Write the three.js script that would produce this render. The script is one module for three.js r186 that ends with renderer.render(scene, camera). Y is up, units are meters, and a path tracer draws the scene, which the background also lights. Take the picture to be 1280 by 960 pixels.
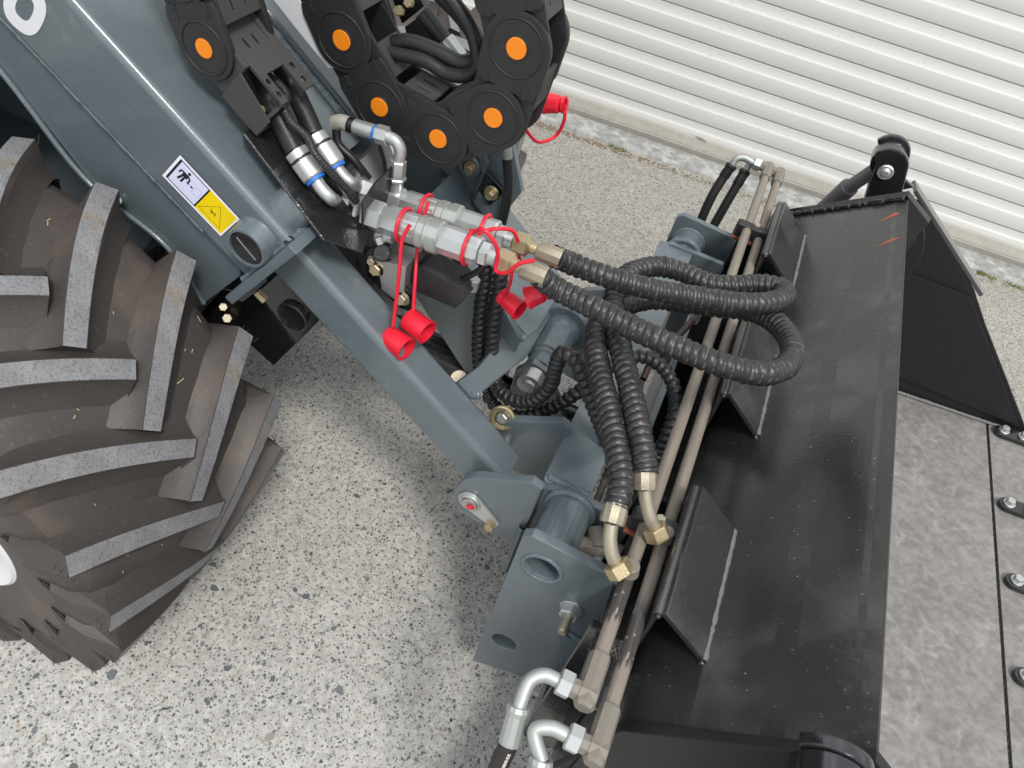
import * as THREE from 'three';
import { mergeGeometries, toCreasedNormals } from 'three/addons/utils/BufferGeometryUtils.js';
import { RoundedBoxGeometry } from 'three/addons/geometries/RoundedBoxGeometry.js';

// ---------------------------------------------------------------- camera, sky, sun, exposure
const scene = new THREE.Scene();
const camera = new THREE.PerspectiveCamera(54.6, 4 / 3, 0.02, 400);
camera.position.set(0, 1.42, 0);
camera.up.set(-0.406, 0.657, -0.635);
camera.lookAt(-0.1313, 1.42 - 0.7296, -0.6711);
scene.add(camera);
const renderer = new THREE.WebGLRenderer({ antialias: true });
renderer.setSize(1024, 768);
renderer.toneMapping = THREE.LinearToneMapping;
renderer.toneMappingExposure = 1.18;
renderer.shadowMap.enabled = true;
renderer.outputColorSpace = THREE.SRGBColorSpace;

let seedState = 12345;
function rnd() { seedState = (seedState * 1664525 + 1013904223) >>> 0; return seedState / 4294967296; }
function hash(i, j, s) { let h = (i * 374761393 + j * 668265263 + s * 982451653) | 0; h = Math.imul(h ^ (h >>> 13), 1274126177); return ((h ^ (h >>> 16)) >>> 0) / 4294967296; }
const sm = t => t * t * (3 - 2 * t);
function vnoise(x, y, per, s) {                       // value noise that repeats after per cells
  const xi = Math.floor(x), yi = Math.floor(y), fx = sm(x - xi), fy = sm(y - yi), w = v => ((v % per) + per) % per;
  const a = hash(w(xi), w(yi), s), b = hash(w(xi + 1), w(yi), s), c = hash(w(xi), w(yi + 1), s), d = hash(w(xi + 1), w(yi + 1), s);
  return (a + (b - a) * fx) * (1 - fy) + (c + (d - c) * fx) * fy;
}
function fbm(u, v, per, oct, s) { let a = 0, w = 0.5, n = 0; for (let o = 0; o < oct; o++) { a += w * vnoise(u * per, v * per, per, s + o); n += w; per *= 2; w *= 0.5; } return a / n; }
const clamp = (v, a = 0, b = 1) => Math.min(b, Math.max(a, v));
const sstep = (a, b, v) => sm(clamp((v - a) / (b - a)));

// overcast sky: air and cloud only, brighter overhead as a cloudy sky is
{
  const W = 256, H = 128, d = new Float32Array(W * H * 4);
  for (let j = 0; j < H; j++) for (let i = 0; i < W; i++) {
    const el = (j + 0.5) / H * Math.PI - Math.PI / 2, s = Math.max(0, Math.sin(el));
    const cl = fbm(i / W, j / H, 8, 4, 5);
    const l = (0.51 + 0.62 * s) * (0.66 + 0.68 * sstep(0.25, 0.75, cl));
    const k = (j * W + i) * 4;
    d[k] = l * 0.955; d[k + 1] = l * 1.0; d[k + 2] = l * 1.065; d[k + 3] = 1;
  }
  const t = new THREE.DataTexture(d, W, H, THREE.RGBAFormat, THREE.FloatType);
  t.mapping = THREE.EquirectangularReflectionMapping; t.magFilter = THREE.LinearFilter; t.minFilter = THREE.LinearFilter;
  t.wrapS = THREE.RepeatWrapping; t.needsUpdate = true;
  scene.background = t; scene.environment = t;
}
const sun = new THREE.DirectionalLight(0xfffaf2, 2.0);
sun.position.set(1.9, 5.8, 1.8); sun.target.position.set(-0.2, 0, -1.1);
sun.castShadow = true; sun.shadow.radius = 22; sun.shadow.mapSize.set(2048, 2048);
Object.assign(sun.shadow.camera, { left: -4, right: 4, top: 4, bottom: -4, near: 0.5, far: 20 });
scene.add(sun, sun.target);

// ---------------------------------------------------------------- textures and materials
function tex(size, fn, srgb, h) {
  const hh = h || size, d = new Uint8Array(size * hh * 4);
  for (let j = 0; j < hh; j++) for (let i = 0; i < size; i++) {
    const c = fn(i / size, j / hh, i, j), k = (j * size + i) * 4;
    if (typeof c === 'number') { d[k] = d[k + 1] = d[k + 2] = clamp(c) * 255; } else { d[k] = clamp(c[0]) * 255; d[k + 1] = clamp(c[1]) * 255; d[k + 2] = clamp(c[2]) * 255; }
    d[k + 3] = 255;
  }
  const t = new THREE.DataTexture(d, size, hh, THREE.RGBAFormat, THREE.UnsignedByteType);
  t.wrapS = t.wrapT = THREE.RepeatWrapping; t.magFilter = THREE.LinearFilter; t.minFilter = THREE.LinearMipmapLinearFilter; t.generateMipmaps = true;
  if (srgb) t.colorSpace = THREE.SRGBColorSpace;
  t.needsUpdate = true; return t;
}
const rep = (t, r, r2) => { const c = t.clone(); c.repeat.set(r, r2 || r); c.needsUpdate = true; return c; };
const lin = (r, g, b) => new THREE.Color().setRGB(r, g, b);
function specks(size, n, rmin, rmax, base, s) {         // small flecks of dust with outlines of their own
  const a = new Float32Array(size * size).fill(0); let st = s;
  const R = () => { st = (st * 1664525 + 1013904223) >>> 0; return st / 4294967296; };
  for (let k = 0; k < n; k++) {
    const x = R() * size, y = R() * size, r = rmin + (rmax - rmin) * Math.pow(R(), 4), v = base * (0.3 + 0.7 * R()), q = Math.ceil(r);
    for (let j = -q; j <= q; j++) for (let i = -q; i <= q; i++) if (i * i + j * j <= r * r) { const p = (((y + j) | 0) + size) % size * size + (((x + i) | 0) + size) % size; a[p] = Math.max(a[p], v); }
  }
  return a;
}
const peel = tex(256, (u, v) => 0.5 * fbm(u, v, 32, 3, 11) + 0.5 * fbm(u, v, 6, 3, 12));
const fine = tex(256, (u, v) => fbm(u, v, 48, 3, 21));
// grey paint: nearly even, with faint handling marks and dust
const gdust = specks(512, 500, 0.5, 1.6, 1, 77);
const greyMap = tex(512, (u, v, i, j) => { const n = fbm(u, v, 5, 5, 31), m = sstep(0.52, 0.8, fbm(u, v, 24, 5, 36)) * sstep(0.4, 0.65, fbm(u, v, 4, 3, 38)) * 0.09, q = gdust[j * 512 + i] * 0.12; const b = 0.88 + 0.035 * (n - 0.5) + m + q; return [b, b, b * 0.995]; }, true);
const greyRough = tex(256, (u, v) => 0.50 + 0.16 * fbm(u, v, 7, 5, 34));
const P = {};
P.grey = new THREE.MeshPhysicalMaterial({ color: lin(0.148, 0.184, 0.207), map: rep(greyMap, 2.5), roughnessMap: rep(greyRough, 3), roughness: 0.66, bumpMap: rep(peel, 14), bumpScale: 0.0005, clearcoat: 0.6, clearcoatRoughness: 0.15 });
P.weld = new THREE.MeshPhysicalMaterial({ color: lin(0.15, 0.19, 0.215), roughness: 0.28, bumpMap: rep(fine, 25), bumpScale: 0.002, clearcoat: 0.4, clearcoatRoughness: 0.2 });
const bdust = specks(1024, 4200, 0.5, 1.7, 1, 99);
const blackMap = tex(1024, (u, v, i, j) => { const n = fbm(u, v, 6, 5, 41), p = sstep(0.56, 0.72, fbm(u, v, 4, 6, 43)) * 0.09, q = bdust[j * 1024 + i] * 0.34 * (0.25 + fbm(u, v, 7, 2, 48)); const b = 0.172 + 0.05 * (n - 0.5) + p + q; return [b * 1.01, b, b * 0.99]; }, true);
const blackRough = tex(512, (u, v, i, j) => 0.40 + 0.34 * fbm(u, v, 5, 6, 45) + bdust[(j * 2) * 1024 + i * 2] * 0.3);
P.black = new THREE.MeshPhysicalMaterial({ color: 0xffffff, ior: 1.78, map: rep(blackMap, 1.6), roughnessMap: rep(blackRough, 1.6), roughness: 0.44, bumpMap: rep(peel, 9), bumpScale: 0.0003, specularIntensity: 1 });
P.gloss = new THREE.MeshPhysicalMaterial({ color: lin(0.012, 0.012, 0.013), roughness: 0.22, bumpMap: rep(peel, 10), bumpScale: 0.0006, clearcoat: 0.6, clearcoatRoughness: 0.12 });
P.sheet = new THREE.MeshPhysicalMaterial({ color: lin(0.014, 0.014, 0.015), roughness: 0.33, roughnessMap: rep(greyRough, 4), bumpMap: rep(peel, 12), bumpScale: 0.0006 });
P.tube = new THREE.MeshStandardMaterial({ color: lin(0.205, 0.182, 0.152), roughness: 0.55, bumpMap: rep(fine, 10), bumpScale: 0.0004 });
P.zinc = new THREE.MeshStandardMaterial({ color: lin(0.56, 0.58, 0.57), metalness: 0.7, roughness: 0.62, roughnessMap: rep(greyRough, 12), bumpMap: rep(fine, 20), bumpScale: 0.00004 });
P.pale = new THREE.MeshStandardMaterial({ color: lin(0.44, 0.46, 0.435), metalness: 0.6, roughness: 0.46, bumpMap: rep(fine, 20), bumpScale: 0.00006 });
P.matt = new THREE.MeshStandardMaterial({ color: lin(0.009, 0.009, 0.010), roughness: 0.55, bumpMap: rep(peel, 10), bumpScale: 0.0004 });
P.scuff = new THREE.MeshStandardMaterial({ color: lin(0.17, 0.17, 0.17), roughness: 0.5, bumpMap: rep(fine, 18), bumpScale: 0.001 });
P.brass = new THREE.MeshStandardMaterial({ color: lin(0.50, 0.41, 0.25), metalness: 0.8, roughness: 0.4, bumpMap: rep(fine, 20), bumpScale: 0.0003 });
P.crimp = new THREE.MeshStandardMaterial({ color: lin(0.42, 0.375, 0.285), metalness: 0.65, roughness: 0.46, bumpMap: rep(fine, 20), bumpScale: 0.0003 });
P.red = new THREE.MeshPhysicalMaterial({ color: lin(0.72, 0.012, 0.035), roughness: 0.42, clearcoat: 0.15 });
P.orange = new THREE.MeshStandardMaterial({ color: lin(0.88, 0.25, 0.006), roughness: 0.45, bumpMap: rep(fine, 25), bumpScale: 0.0002 });
P.blue = new THREE.MeshStandardMaterial({ color: lin(0.02, 0.16, 0.55), roughness: 0.5 });
const plMap = tex(256, (u, v) => { const b = 0.138 + 0.03 * fbm(u, v, 8, 5, 51) + 0.045 * sstep(0.55, 0.8, fbm(u, v, 5, 5, 53)); return [b, b * 1.005, b * 1.03]; }, true);
P.plastic = new THREE.MeshStandardMaterial({ color: 0xffffff, map: rep(plMap, 7), roughness: 0.46, bumpMap: rep(fine, 26), bumpScale: 0.0003 });
P.crossbar = new THREE.MeshStandardMaterial({ color: lin(0.050, 0.049, 0.048), roughness: 0.6, bumpMap: rep(fine, 26), bumpScale: 0.0004 });
P.hose = new THREE.MeshStandardMaterial({ color: lin(0.016, 0.016, 0.017), roughness: 0.42, bumpMap: rep(fine, 12), bumpScale: 0.0003 });
P.sleeve = new THREE.MeshPhysicalMaterial({ color: 0xffffff, vertexColors: true, roughness: 0.36, bumpMap: rep(fine, 14), bumpScale: 0.0004 });
P.bead = new THREE.MeshPhysicalMaterial({ color: lin(0.016, 0.016, 0.018), roughness: 0.34 });
P.flange = new THREE.MeshPhysicalMaterial({ color: lin(0.05, 0.05, 0.052), roughness: 0.3, bumpMap: rep(peel, 10), bumpScale: 0.0004, clearcoat: 0.4, clearcoatRoughness: 0.2 });
P.paper = new THREE.MeshStandardMaterial({ color: lin(0.68, 0.62, 0.58), roughness: 0.8, side: THREE.DoubleSide });
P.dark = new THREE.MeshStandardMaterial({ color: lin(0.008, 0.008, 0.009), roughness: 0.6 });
P.white = new THREE.MeshStandardMaterial({ color: lin(0.75, 0.75, 0.78), roughness: 0.4 });
P.steel = new THREE.MeshStandardMaterial({ color: lin(0.5, 0.49, 0.47), metalness: 0.8, roughness: 0.4 });
const rubMap = tex(512, (u, v) => {
  const n = fbm(u, v, 5, 6, 61), d = sstep(0.48, 0.75, fbm(u, v, 4, 6, 63)), s = sstep(0.76, 0.86, fbm(u, v, 128, 2, 66)) * 0.05;
  const b = 0.212 + 0.06 * n + s; return [b + 0.026 + 0.075 * d, b + 0.006 + 0.050 * d, b - 0.004 + 0.030 * d];
}, true);
P.rubber = new THREE.MeshStandardMaterial({ color: 0xffffff, map: rep(rubMap, 2.2), roughness: 0.55, bumpMap: rep(fine, 8), bumpScale: 0.0003 });
// lug faces: grey film over black rubber with torn dark flecks
const lugMap = tex(512, (u, v) => { const a = fbm(u, v * 1.0, 90, 2, 71), b = fbm(u, v, 128, 2, 73), t = sstep(0.48, 0.7, 0.55 * a + 0.45 * b); const g = 0.50 - 0.09 * t + 0.10 * (fbm(u, v, 9, 3, 75) - 0.5); const br = sstep(0.62, 0.8, fbm(u, v, 5, 4, 78)); return [g + 0.00 * br, g - 0.03 * br, g + 0.008 - 0.08 * br]; }, true);
P.lug = new THREE.MeshStandardMaterial({ color: 0xffffff, map: rep(lugMap, 6), roughness: 0.7, bumpMap: rep(lugMap, 6), bumpScale: 0.0006 });
const fdust = specks(1024, 1500, 0.5, 1.8, 1, 55);
const floorMap = tex(1024, (u, v, i, j) => {                // bare worn plate: fine mottle with curved rub marks
  const wx = fbm(u, v, 5, 3, 81), wy = fbm(u, v, 5, 3, 83), n = fbm(u, v, 9, 6, 85), f = fbm(u, v, 60, 3, 87);
  const a = fbm(u + wx * 0.22, v + wy * 0.22, 14, 3, 88), ridge = Math.pow(1 - Math.abs(2 * a - 1), 9), m = sstep(0.45, 0.62, fbm(u, v, 6, 3, 89));
  const b = 0.51 + 0.07 * (n - 0.5) + 0.15 * (f - 0.5) + (ridge - 0.25) * 0.08 * m + fdust[j * 1024 + i] * 0.12; return [b + 0.012, b, b - 0.012];
}, true);
P.worn = new THREE.MeshStandardMaterial({ color: 0xffffff, map: rep(floorMap, 1.5), roughness: 0.62, metalness: 0.15, bumpMap: rep(floorMap, 1.5), bumpScale: 0.0016 });
const doorMap = tex(512, (u, v) => { const n = fbm(u, v, 4, 5, 91), s = sstep(0.74, 0.86, fbm(u, v, 90, 3, 93)) * 0.05; const b = 0.872 + 0.02 * (n - 0.5) - s; return [b, b * 0.996, b * 0.978]; }, true);
P.door = new THREE.MeshPhysicalMaterial({ color: 0xffffff, map: rep(doorMap, 1), roughness: 0.58, bumpMap: rep(peel, 5), bumpScale: 0.0003 });
const railMap = tex(512, (u, v) => { const n = fbm(u, v, 30, 4, 95), m = fbm(u, v, 5, 4, 97); const b = 0.76 + 0.07 * (n - 0.5) - 0.08 * m; return [b, b * 0.975, b * 0.92]; }, true);
P.rail = new THREE.MeshStandardMaterial({ color: 0xffffff, map: rep(railMap, 1.5), roughness: 0.6 });
const sillMap = tex(512, (u, v) => { const n = fbm(u, v, 30, 5, 101), m = sstep(0.45, 0.75, fbm(u, v, 14, 5, 103)); const b = 0.58 + 0.22 * (n - 0.5) + 0.1 * m; return [b, b, b * 0.985]; }, true);
P.sill = new THREE.MeshStandardMaterial({ color: 0xffffff, map: rep(sillMap, 2), roughness: 0.9, bumpMap: rep(sillMap, 2), bumpScale: 0.01 });

// ---------------------------------------------------------------- geometry helpers
const V = a => new THREE.Vector3(a[0], a[1], a[2]);
const add = (a, b, k = 1) => [a[0] + b[0] * k, a[1] + b[1] * k, a[2] + b[2] * k];
const sub = (a, b) => [a[0] - b[0], a[1] - b[1], a[2] - b[2]];
const mix = (a, b, t) => [a[0] + (b[0] - a[0]) * t, a[1] + (b[1] - a[1]) * t, a[2] + (b[2] - a[2]) * t];
const unit = a => { const l = Math.hypot(...a) || 1; return [a[0] / l, a[1] / l, a[2] / l]; };
function clean(g) { const q = g.index ? g.toNonIndexed() : g.clone(); for (const k of Object.keys(q.attributes)) if (!['position', 'normal', 'uv', 'color'].includes(k)) q.deleteAttribute(k); if (!q.attributes.normal) q.computeVertexNormals(); q.clearGroups(); return q; }
function merge(list) { const l = list.map(clean); const col = l.every(g => g.attributes.color); l.forEach(g => { if (!col && g.attributes.color) g.deleteAttribute('color'); if (!g.attributes.uv) g.setAttribute('uv', new THREE.BufferAttribute(new Float32Array(g.attributes.position.count * 2), 2)); }); return l.length === 1 ? l[0] : mergeGeometries(l); }
function boxUV(g) {                                    // uv in metres, by the way each face points
  const p = g.attributes.position, uv = new Float32Array(p.count * 2), a = new THREE.Vector3(), b = new THREE.Vector3(), c = new THREE.Vector3();
  for (let i = 0; i < p.count; i += 3) {
    a.fromBufferAttribute(p, i); b.fromBufferAttribute(p, i + 1); c.fromBufferAttribute(p, i + 2);
    const n = b.clone().sub(a).cross(c.clone().sub(a)), x = Math.abs(n.x), y = Math.abs(n.y), z = Math.abs(n.z);
    [a, b, c].forEach((q, k) => { const o = (i + k) * 2; if (y >= x && y >= z) { uv[o] = q.x; uv[o + 1] = q.z; } else if (x >= z) { uv[o] = q.z; uv[o + 1] = q.y; } else { uv[o] = q.x; uv[o + 1] = q.y; } });
  }
  g.setAttribute('uv', new THREE.BufferAttribute(uv, 2)); return g;
}
function crease(g0, ang) {                              // hard edges above ang, otherwise large faces keep their own direction
  const g = g0.index ? g0.toNonIndexed() : g0, p = g.attributes.position, n = p.count, F = n / 3, fn = new Float32Array(F * 3), map = new Map(), key = [], a = new THREE.Vector3(), b = new THREE.Vector3(), c = new THREE.Vector3(), out = new Float32Array(n * 3), ca = Math.cos(ang);
  for (let f = 0; f < F; f++) { a.fromBufferAttribute(p, f * 3); b.fromBufferAttribute(p, f * 3 + 1); c.fromBufferAttribute(p, f * 3 + 2); b.sub(a); c.sub(a); b.cross(c); fn[f * 3] = b.x; fn[f * 3 + 1] = b.y; fn[f * 3 + 2] = b.z; }
  for (let i = 0; i < n; i++) { const k = Math.round(p.getX(i) * 2e4) + '_' + Math.round(p.getY(i) * 2e4) + '_' + Math.round(p.getZ(i) * 2e4); key.push(k); if (!map.has(k)) map.set(k, []); map.get(k).push((i / 3) | 0); }
  for (let i = 0; i < n; i++) {
    const f = (i / 3) | 0, x = fn[f * 3], y = fn[f * 3 + 1], z = fn[f * 3 + 2], l = Math.hypot(x, y, z) || 1; let sx = 0, sy = 0, sz = 0;
    for (const q of map.get(key[i])) { const X = fn[q * 3], Y = fn[q * 3 + 1], Z = fn[q * 3 + 2], L = Math.hypot(X, Y, Z) || 1; if ((x * X + y * Y + z * Z) / (l * L) > ca) { sx += X; sy += Y; sz += Z; } }
    const s = Math.hypot(sx, sy, sz) || 1; out[i * 3] = sx / s; out[i * 3 + 1] = sy / s; out[i * 3 + 2] = sz / s;
  }
  g.setAttribute('normal', new THREE.BufferAttribute(out, 3)); return g;
}
const yq = (dir) => new THREE.Quaternion().setFromUnitVectors(new THREE.Vector3(0, 1, 0), V(unit(dir)));
function lathe(p0, p1, prof, seg = 28, crease = 0.5) {  // prof: [distance from p0 along the axis, radius]
  const g = new THREE.LatheGeometry(prof.map(([t, r]) => new THREE.Vector2(Math.max(r, 0.00001), t)), seg);
  const c = toCreasedNormals(g, crease); c.applyQuaternion(yq(sub(p1, p0))); c.translate(...p0); return c;
}
const dist = (a, b) => Math.hypot(...sub(a, b));
function cyl(p0, p1, r, r2 = r, seg = 24, ch = 0.0012) { const L = dist(p0, p1), c = Math.min(ch, r * 0.3, r2 * 0.3, L * 0.3); return lathe(p0, p1, [[0, 0], [0, r - c], [c, r], [L - c, r2], [L, r2 - c], [L, 0]], seg); }
function hex(p0, p1, r, roll = 0) {
  const L = dist(p0, p1), c = r * 0.1; const g = new THREE.LatheGeometry([[0, 0], [0, r * 0.88], [c, r], [L - c, r], [L, r * 0.88], [L, 0]].map(([t, q]) => new THREE.Vector2(Math.max(q, 0.00001), t)), 6);
  g.rotateY(roll); const q = toCreasedNormals(g, 0.2); q.applyQuaternion(yq(sub(p1, p0))); q.translate(...p0); return q;
}
function ring(c, dir, R, r, seg = 32) { const g = new THREE.TorusGeometry(R, r, 8, seg); g.applyQuaternion(new THREE.Quaternion().setFromUnitVectors(new THREE.Vector3(0, 0, 1), V(unit(dir)))); g.translate(...c); return g; }
function curveOf(pts, closed = false, tension = 0.5) { return new THREE.CatmullRomCurve3(pts.map(V), closed, 'centripetal', tension); }
function tube(pts, r, seg = 0, rs = 14) { const c = curveOf(pts), n = seg || Math.max(12, Math.ceil(c.getLength() / 0.006)); return new THREE.TubeGeometry(c, n, r, rs, false); }
function slab(pts, th, bev = 0.0015, holes = []) {      // planar polygon in space, extruded by th along its normal (towards +normal for th > 0)
  const o = V(pts[0]), ex = V(sub(pts[1], pts[0])).normalize(), n = new THREE.Vector3();
  for (let i = 0; i < pts.length; i++) { const a = V(pts[i]), b = V(pts[(i + 1) % pts.length]); n.x += (a.y - b.y) * (a.z + b.z); n.y += (a.z - b.z) * (a.x + b.x); n.z += (a.x - b.x) * (a.y + b.y); }
  n.normalize(); const ey = n.clone().cross(ex).normalize(), ex2 = ey.clone().cross(n).normalize();
  const to2 = p => { const d = V(p).sub(o); return new THREE.Vector2(d.dot(ex2), d.dot(ey)); };
  const sh = new THREE.Shape(pts.map(to2));
  for (const [c, r, k] of holes) { const q = to2(c), h = new THREE.Path(); h.absellipse(q.x, q.y, r, k || r, 0, Math.PI * 2, true); sh.holes.push(h); }
  const T = Math.abs(th), b = Math.min(bev, T * 0.4);
  const g = new THREE.ExtrudeGeometry(sh, { depth: T - 2 * b, bevelEnabled: b > 0, bevelThickness: b, bevelSize: b, bevelOffset: -b, bevelSegments: b > 0.004 ? 5 : 2, curveSegments: 20 });
  g.translate(0, 0, b); if (th < 0) g.translate(0, 0, -T);
  const m = new THREE.Matrix4().makeBasis(ex2, ey, n); m.setPosition(o); g.applyMatrix4(m);
  return crease(g, 0.6);
}
function plateXY(pts, z0, z1, bev = 0.0015, holes = []) {   // outline in x, y; from z0 to z1
  const a = Math.min(z0, z1), sgn = THREE.ShapeUtils.isClockWise(pts.map(p => new THREE.Vector2(p[0], p[1]))) ? pts.slice().reverse() : pts;
  return slab(sgn.map(p => [p[0], p[1], a]), Math.abs(z1 - z0), bev, holes.map(([c, r, k]) => [[c[0], c[1], a], r, k]));
}
function box(c, s, r = 0.003) { const g = new RoundedBoxGeometry(s[0], s[1], s[2], 2, Math.min(r, Math.min(...s) * 0.45)); g.translate(...c); return g; }
function arc(cx, cy, r, a0, a1, n = 10) { const o = []; for (let i = 0; i <= n; i++) { const a = a0 + (a1 - a0) * i / n; o.push([cx + r * Math.cos(a), cy + r * Math.sin(a)]); } return o; }
function bead(a, b, r, wob = 0.35, sd = 1) {            // weld bead
  const n = Math.max(6, Math.ceil(dist(a, b) / 0.006)), pts = []; for (let i = 0; i <= n; i++) pts.push(mix(a, b, i / n));
  const g = new THREE.TubeGeometry(curveOf(pts), n * 2, r, 8, false), p = g.attributes.position;
  for (let i = 0; i < p.count; i++) { const ringI = Math.floor(i / 9), k = 1 + wob * (hash(ringI >> 1, 3, sd) - 0.5) * 2; const c = mix(a, b, ringI / (n * 2)); p.setXYZ(i, c[0] + (p.getX(i) - c[0]) * k, c[1] + (p.getY(i) - c[1]) * k, c[2] + (p.getZ(i) - c[2]) * k); }
  g.computeVertexNormals(); return g;
}
// spiral guard round a hose; dust sits in the turns
function spiral(pts, R, pitch, depth, o = {}) {
  const c = curveOf(pts), L = c.getLength(), N = Math.ceil(L / pitch * (o.n || 9)), M = o.m || 20, fr = c.computeFrenetFrames(N, false), pos = [], idx = [], col = [];
  const cb = o.base || [0.021, 0.021, 0.0225], cd = o.dust || [0.21, 0.185, 0.15];
  for (let i = 0; i <= N; i++) {
    const u = i / N, p = c.getPointAt(u), s = u * L;
    for (let j = 0; j <= M; j++) {
      const th = j / M * Math.PI * 2, q0 = s / pitch - j / M + 50, t = q0 - Math.floor(q0), turn = Math.floor(q0);
      const lift = (hash(turn, 7, o.seed || 1) - 0.5) * 0.10 * R, prof = Math.pow(Math.abs(Math.sin(Math.PI * t)), o.pow || 0.55);
      const r = R - depth + depth * prof + lift * prof, ca = Math.cos(th), sa = Math.sin(th);
      pos.push(p.x + r * (ca * fr.normals[i].x + sa * fr.binormals[i].x), p.y + r * (ca * fr.normals[i].y + sa * fr.binormals[i].y), p.z + r * (ca * fr.normals[i].z + sa * fr.binormals[i].z));
      const nz = vnoise(s * 120 + 900, j * 1.1, 4096, 9), dz = (o.dusty === undefined ? 0.5 : o.dusty) * (prof < 0.5 ? 1 : 0.03) * sstep(0.35, 0.75, nz);
      for (let k = 0; k < 3; k++) col.push(cb[k] + (cd[k] - cb[k]) * dz);
    }
  }
  for (let i = 0; i < N; i++) for (let j = 0; j < M; j++) { const a = i * (M + 1) + j, b = a + M + 1; idx.push(a, b, a + 1, b, b + 1, a + 1); }
  const g = new THREE.BufferGeometry(); g.setAttribute('position', new THREE.Float32BufferAttribute(pos, 3)); g.setAttribute('color', new THREE.Float32BufferAttribute(col, 3)); g.setIndex(idx); g.computeVertexNormals();
  return g;
}
// ---------------------------------------------------------------- scene helpers
const taken = {};
function numbered(n) { const k = taken[n] = (taken[n] || 0) + 1; return k === 1 ? n : n + '_' + String(k - 1).padStart(3, '0'); }
function thing(name, label, category, base, group) {
  const o = new THREE.Group(); o.name = numbered(name); o.position.set(...base); o.userData = { label, category }; if (group) o.userData.group = group;
  o.userBase = base; scene.add(o); return o;
}
function part(t, name, geos, mat, parent = t, opt = {}) {   // geometry in world metres; t is the thing it belongs to
  let g = merge(Array.isArray(geos) ? geos : [geos]); if (!opt.keepUV) boxUV(g);
  g.translate(-t.userBase[0], -t.userBase[1], -t.userBase[2]);
  const m = new THREE.Mesh(g, mat); m.name = name; m.castShadow = m.receiveShadow = true; if (opt.label) m.userData.label = opt.label; parent.add(m); return m;
}
function sub_group(parent, name) { const g = new THREE.Group(); g.name = name; parent.add(g); return g; }
function single(name, geos, mat, label, category, base, group, opt = {}) {
  let g = merge(Array.isArray(geos) ? geos : [geos]); if (!opt.keepUV) boxUV(g); g.translate(-base[0], -base[1], -base[2]);
  const m = new THREE.Mesh(g, mat); m.name = numbered(name); m.position.set(...base); m.castShadow = m.receiveShadow = true; m.userData = { label, category }; if (group) m.userData.group = group; scene.add(m); return m;
}
function structure(name, geo, mat) { const m = new THREE.Mesh(geo, mat); m.name = name; m.castShadow = m.receiveShadow = true; m.userData = { kind: 'structure' }; scene.add(m); return m; }

// ================================================================ THE SETTING
// exposed aggregate concrete: pale matrix with dark, grey and warm chips
const chipTex = (() => {
  const S = 2048, d = new Uint8Array(S * S * 4), h = new Uint8Array(S * S * 4);
  for (let j = 0; j < S; j++) for (let i = 0; i < S; i++) {
    const u = i / S, v = j / S, n = fbm(u, v, 12, 4, 201), f = hash(i, j, 7), s = fbm(u, v, 200, 2, 207), b = 180 + 16 * (n - 0.5) + 30 * (f - 0.5) + 40 * (s - 0.5), k = (j * S + i) * 4;
    d[k] = clamp(b + 1, 0, 255); d[k + 1] = clamp(b, 0, 255); d[k + 2] = clamp(b - 3, 0, 255); d[k + 3] = 255;
    h[k] = h[k + 1] = h[k + 2] = 110 + 40 * f + 60 * (s - 0.5); h[k + 3] = 255;
  }
  let st = 4242; const R = () => { st = (st * 1664525 + 1013904223) >>> 0; return st / 4294967296; };
  const chip = (r0, r1, tones, n, al) => {
    for (let q = 0; q < n; q++) {
      const x = R() * S, y = R() * S, r = r0 + (r1 - r0) * R() * R(), el = 0.45 + 0.5 * R(), a = R() * 3.14, ca = Math.cos(a), sa = Math.sin(a), t = tones[(R() * tones.length) | 0], am = al * (0.55 + 0.45 * R()), k3 = 3 + ((R() * 3) | 0), ph = R() * 6, B = Math.ceil(r * 1.3);
      for (let j = -B; j <= B; j++) for (let i = -B; i <= B; i++) {
        const lx = (ca * i + sa * j) / r, ly = (-sa * i + ca * j) / (r * el), rr = Math.hypot(lx, ly), an = Math.atan2(ly, lx), lim = 0.86 + 0.2 * Math.cos(k3 * an + ph) + 0.08 * Math.cos(7 * an + ph * 3);
        if (rr > lim) continue;
        const p = ((((y + j) | 0) + S) % S * S + ((((x + i) | 0) + S) % S)) * 4, g = (hash(i + q, j, 5) - 0.5) * 14;
        for (let c = 0; c < 3; c++) d[p + c] = clamp(d[p + c] * (1 - am) + (t[c] + g) * am, 0, 255);
        h[p] = h[p + 1] = h[p + 2] = 150;
      }
    }
  };
  chip(0.8, 3.2, [[120, 118, 114], [150, 146, 138], [96, 96, 96], [214, 211, 204], [165, 150, 132]], 80000, 0.85);
  chip(1.4, 4.4, [[64, 65, 66], [84, 85, 86], [108, 108, 106], [72, 72, 72]], 36000, 0.88);
  chip(2.2, 5.6, [[46, 48, 52], [70, 73, 78], [100, 102, 104], [128, 124, 118]], 16000, 0.9);
  chip(3, 8, [[84, 90, 96], [108, 112, 114], [140, 137, 132], [70, 76, 82], [172, 152, 134], [205, 203, 198]], 3000, 0.85);
  const T = (a, srgb) => { const t = new THREE.DataTexture(a, S, S, THREE.RGBAFormat, THREE.UnsignedByteType); t.wrapS = t.wrapT = THREE.RepeatWrapping; t.magFilter = THREE.LinearFilter; t.minFilter = THREE.LinearMipmapLinearFilter; t.generateMipmaps = true; t.anisotropy = 8; if (srgb) t.colorSpace = THREE.SRGBColorSpace; t.repeat.set(0.62, 0.62); t.needsUpdate = true; return t; };
  return [T(d, true), T(h, false)];
})();
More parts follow.
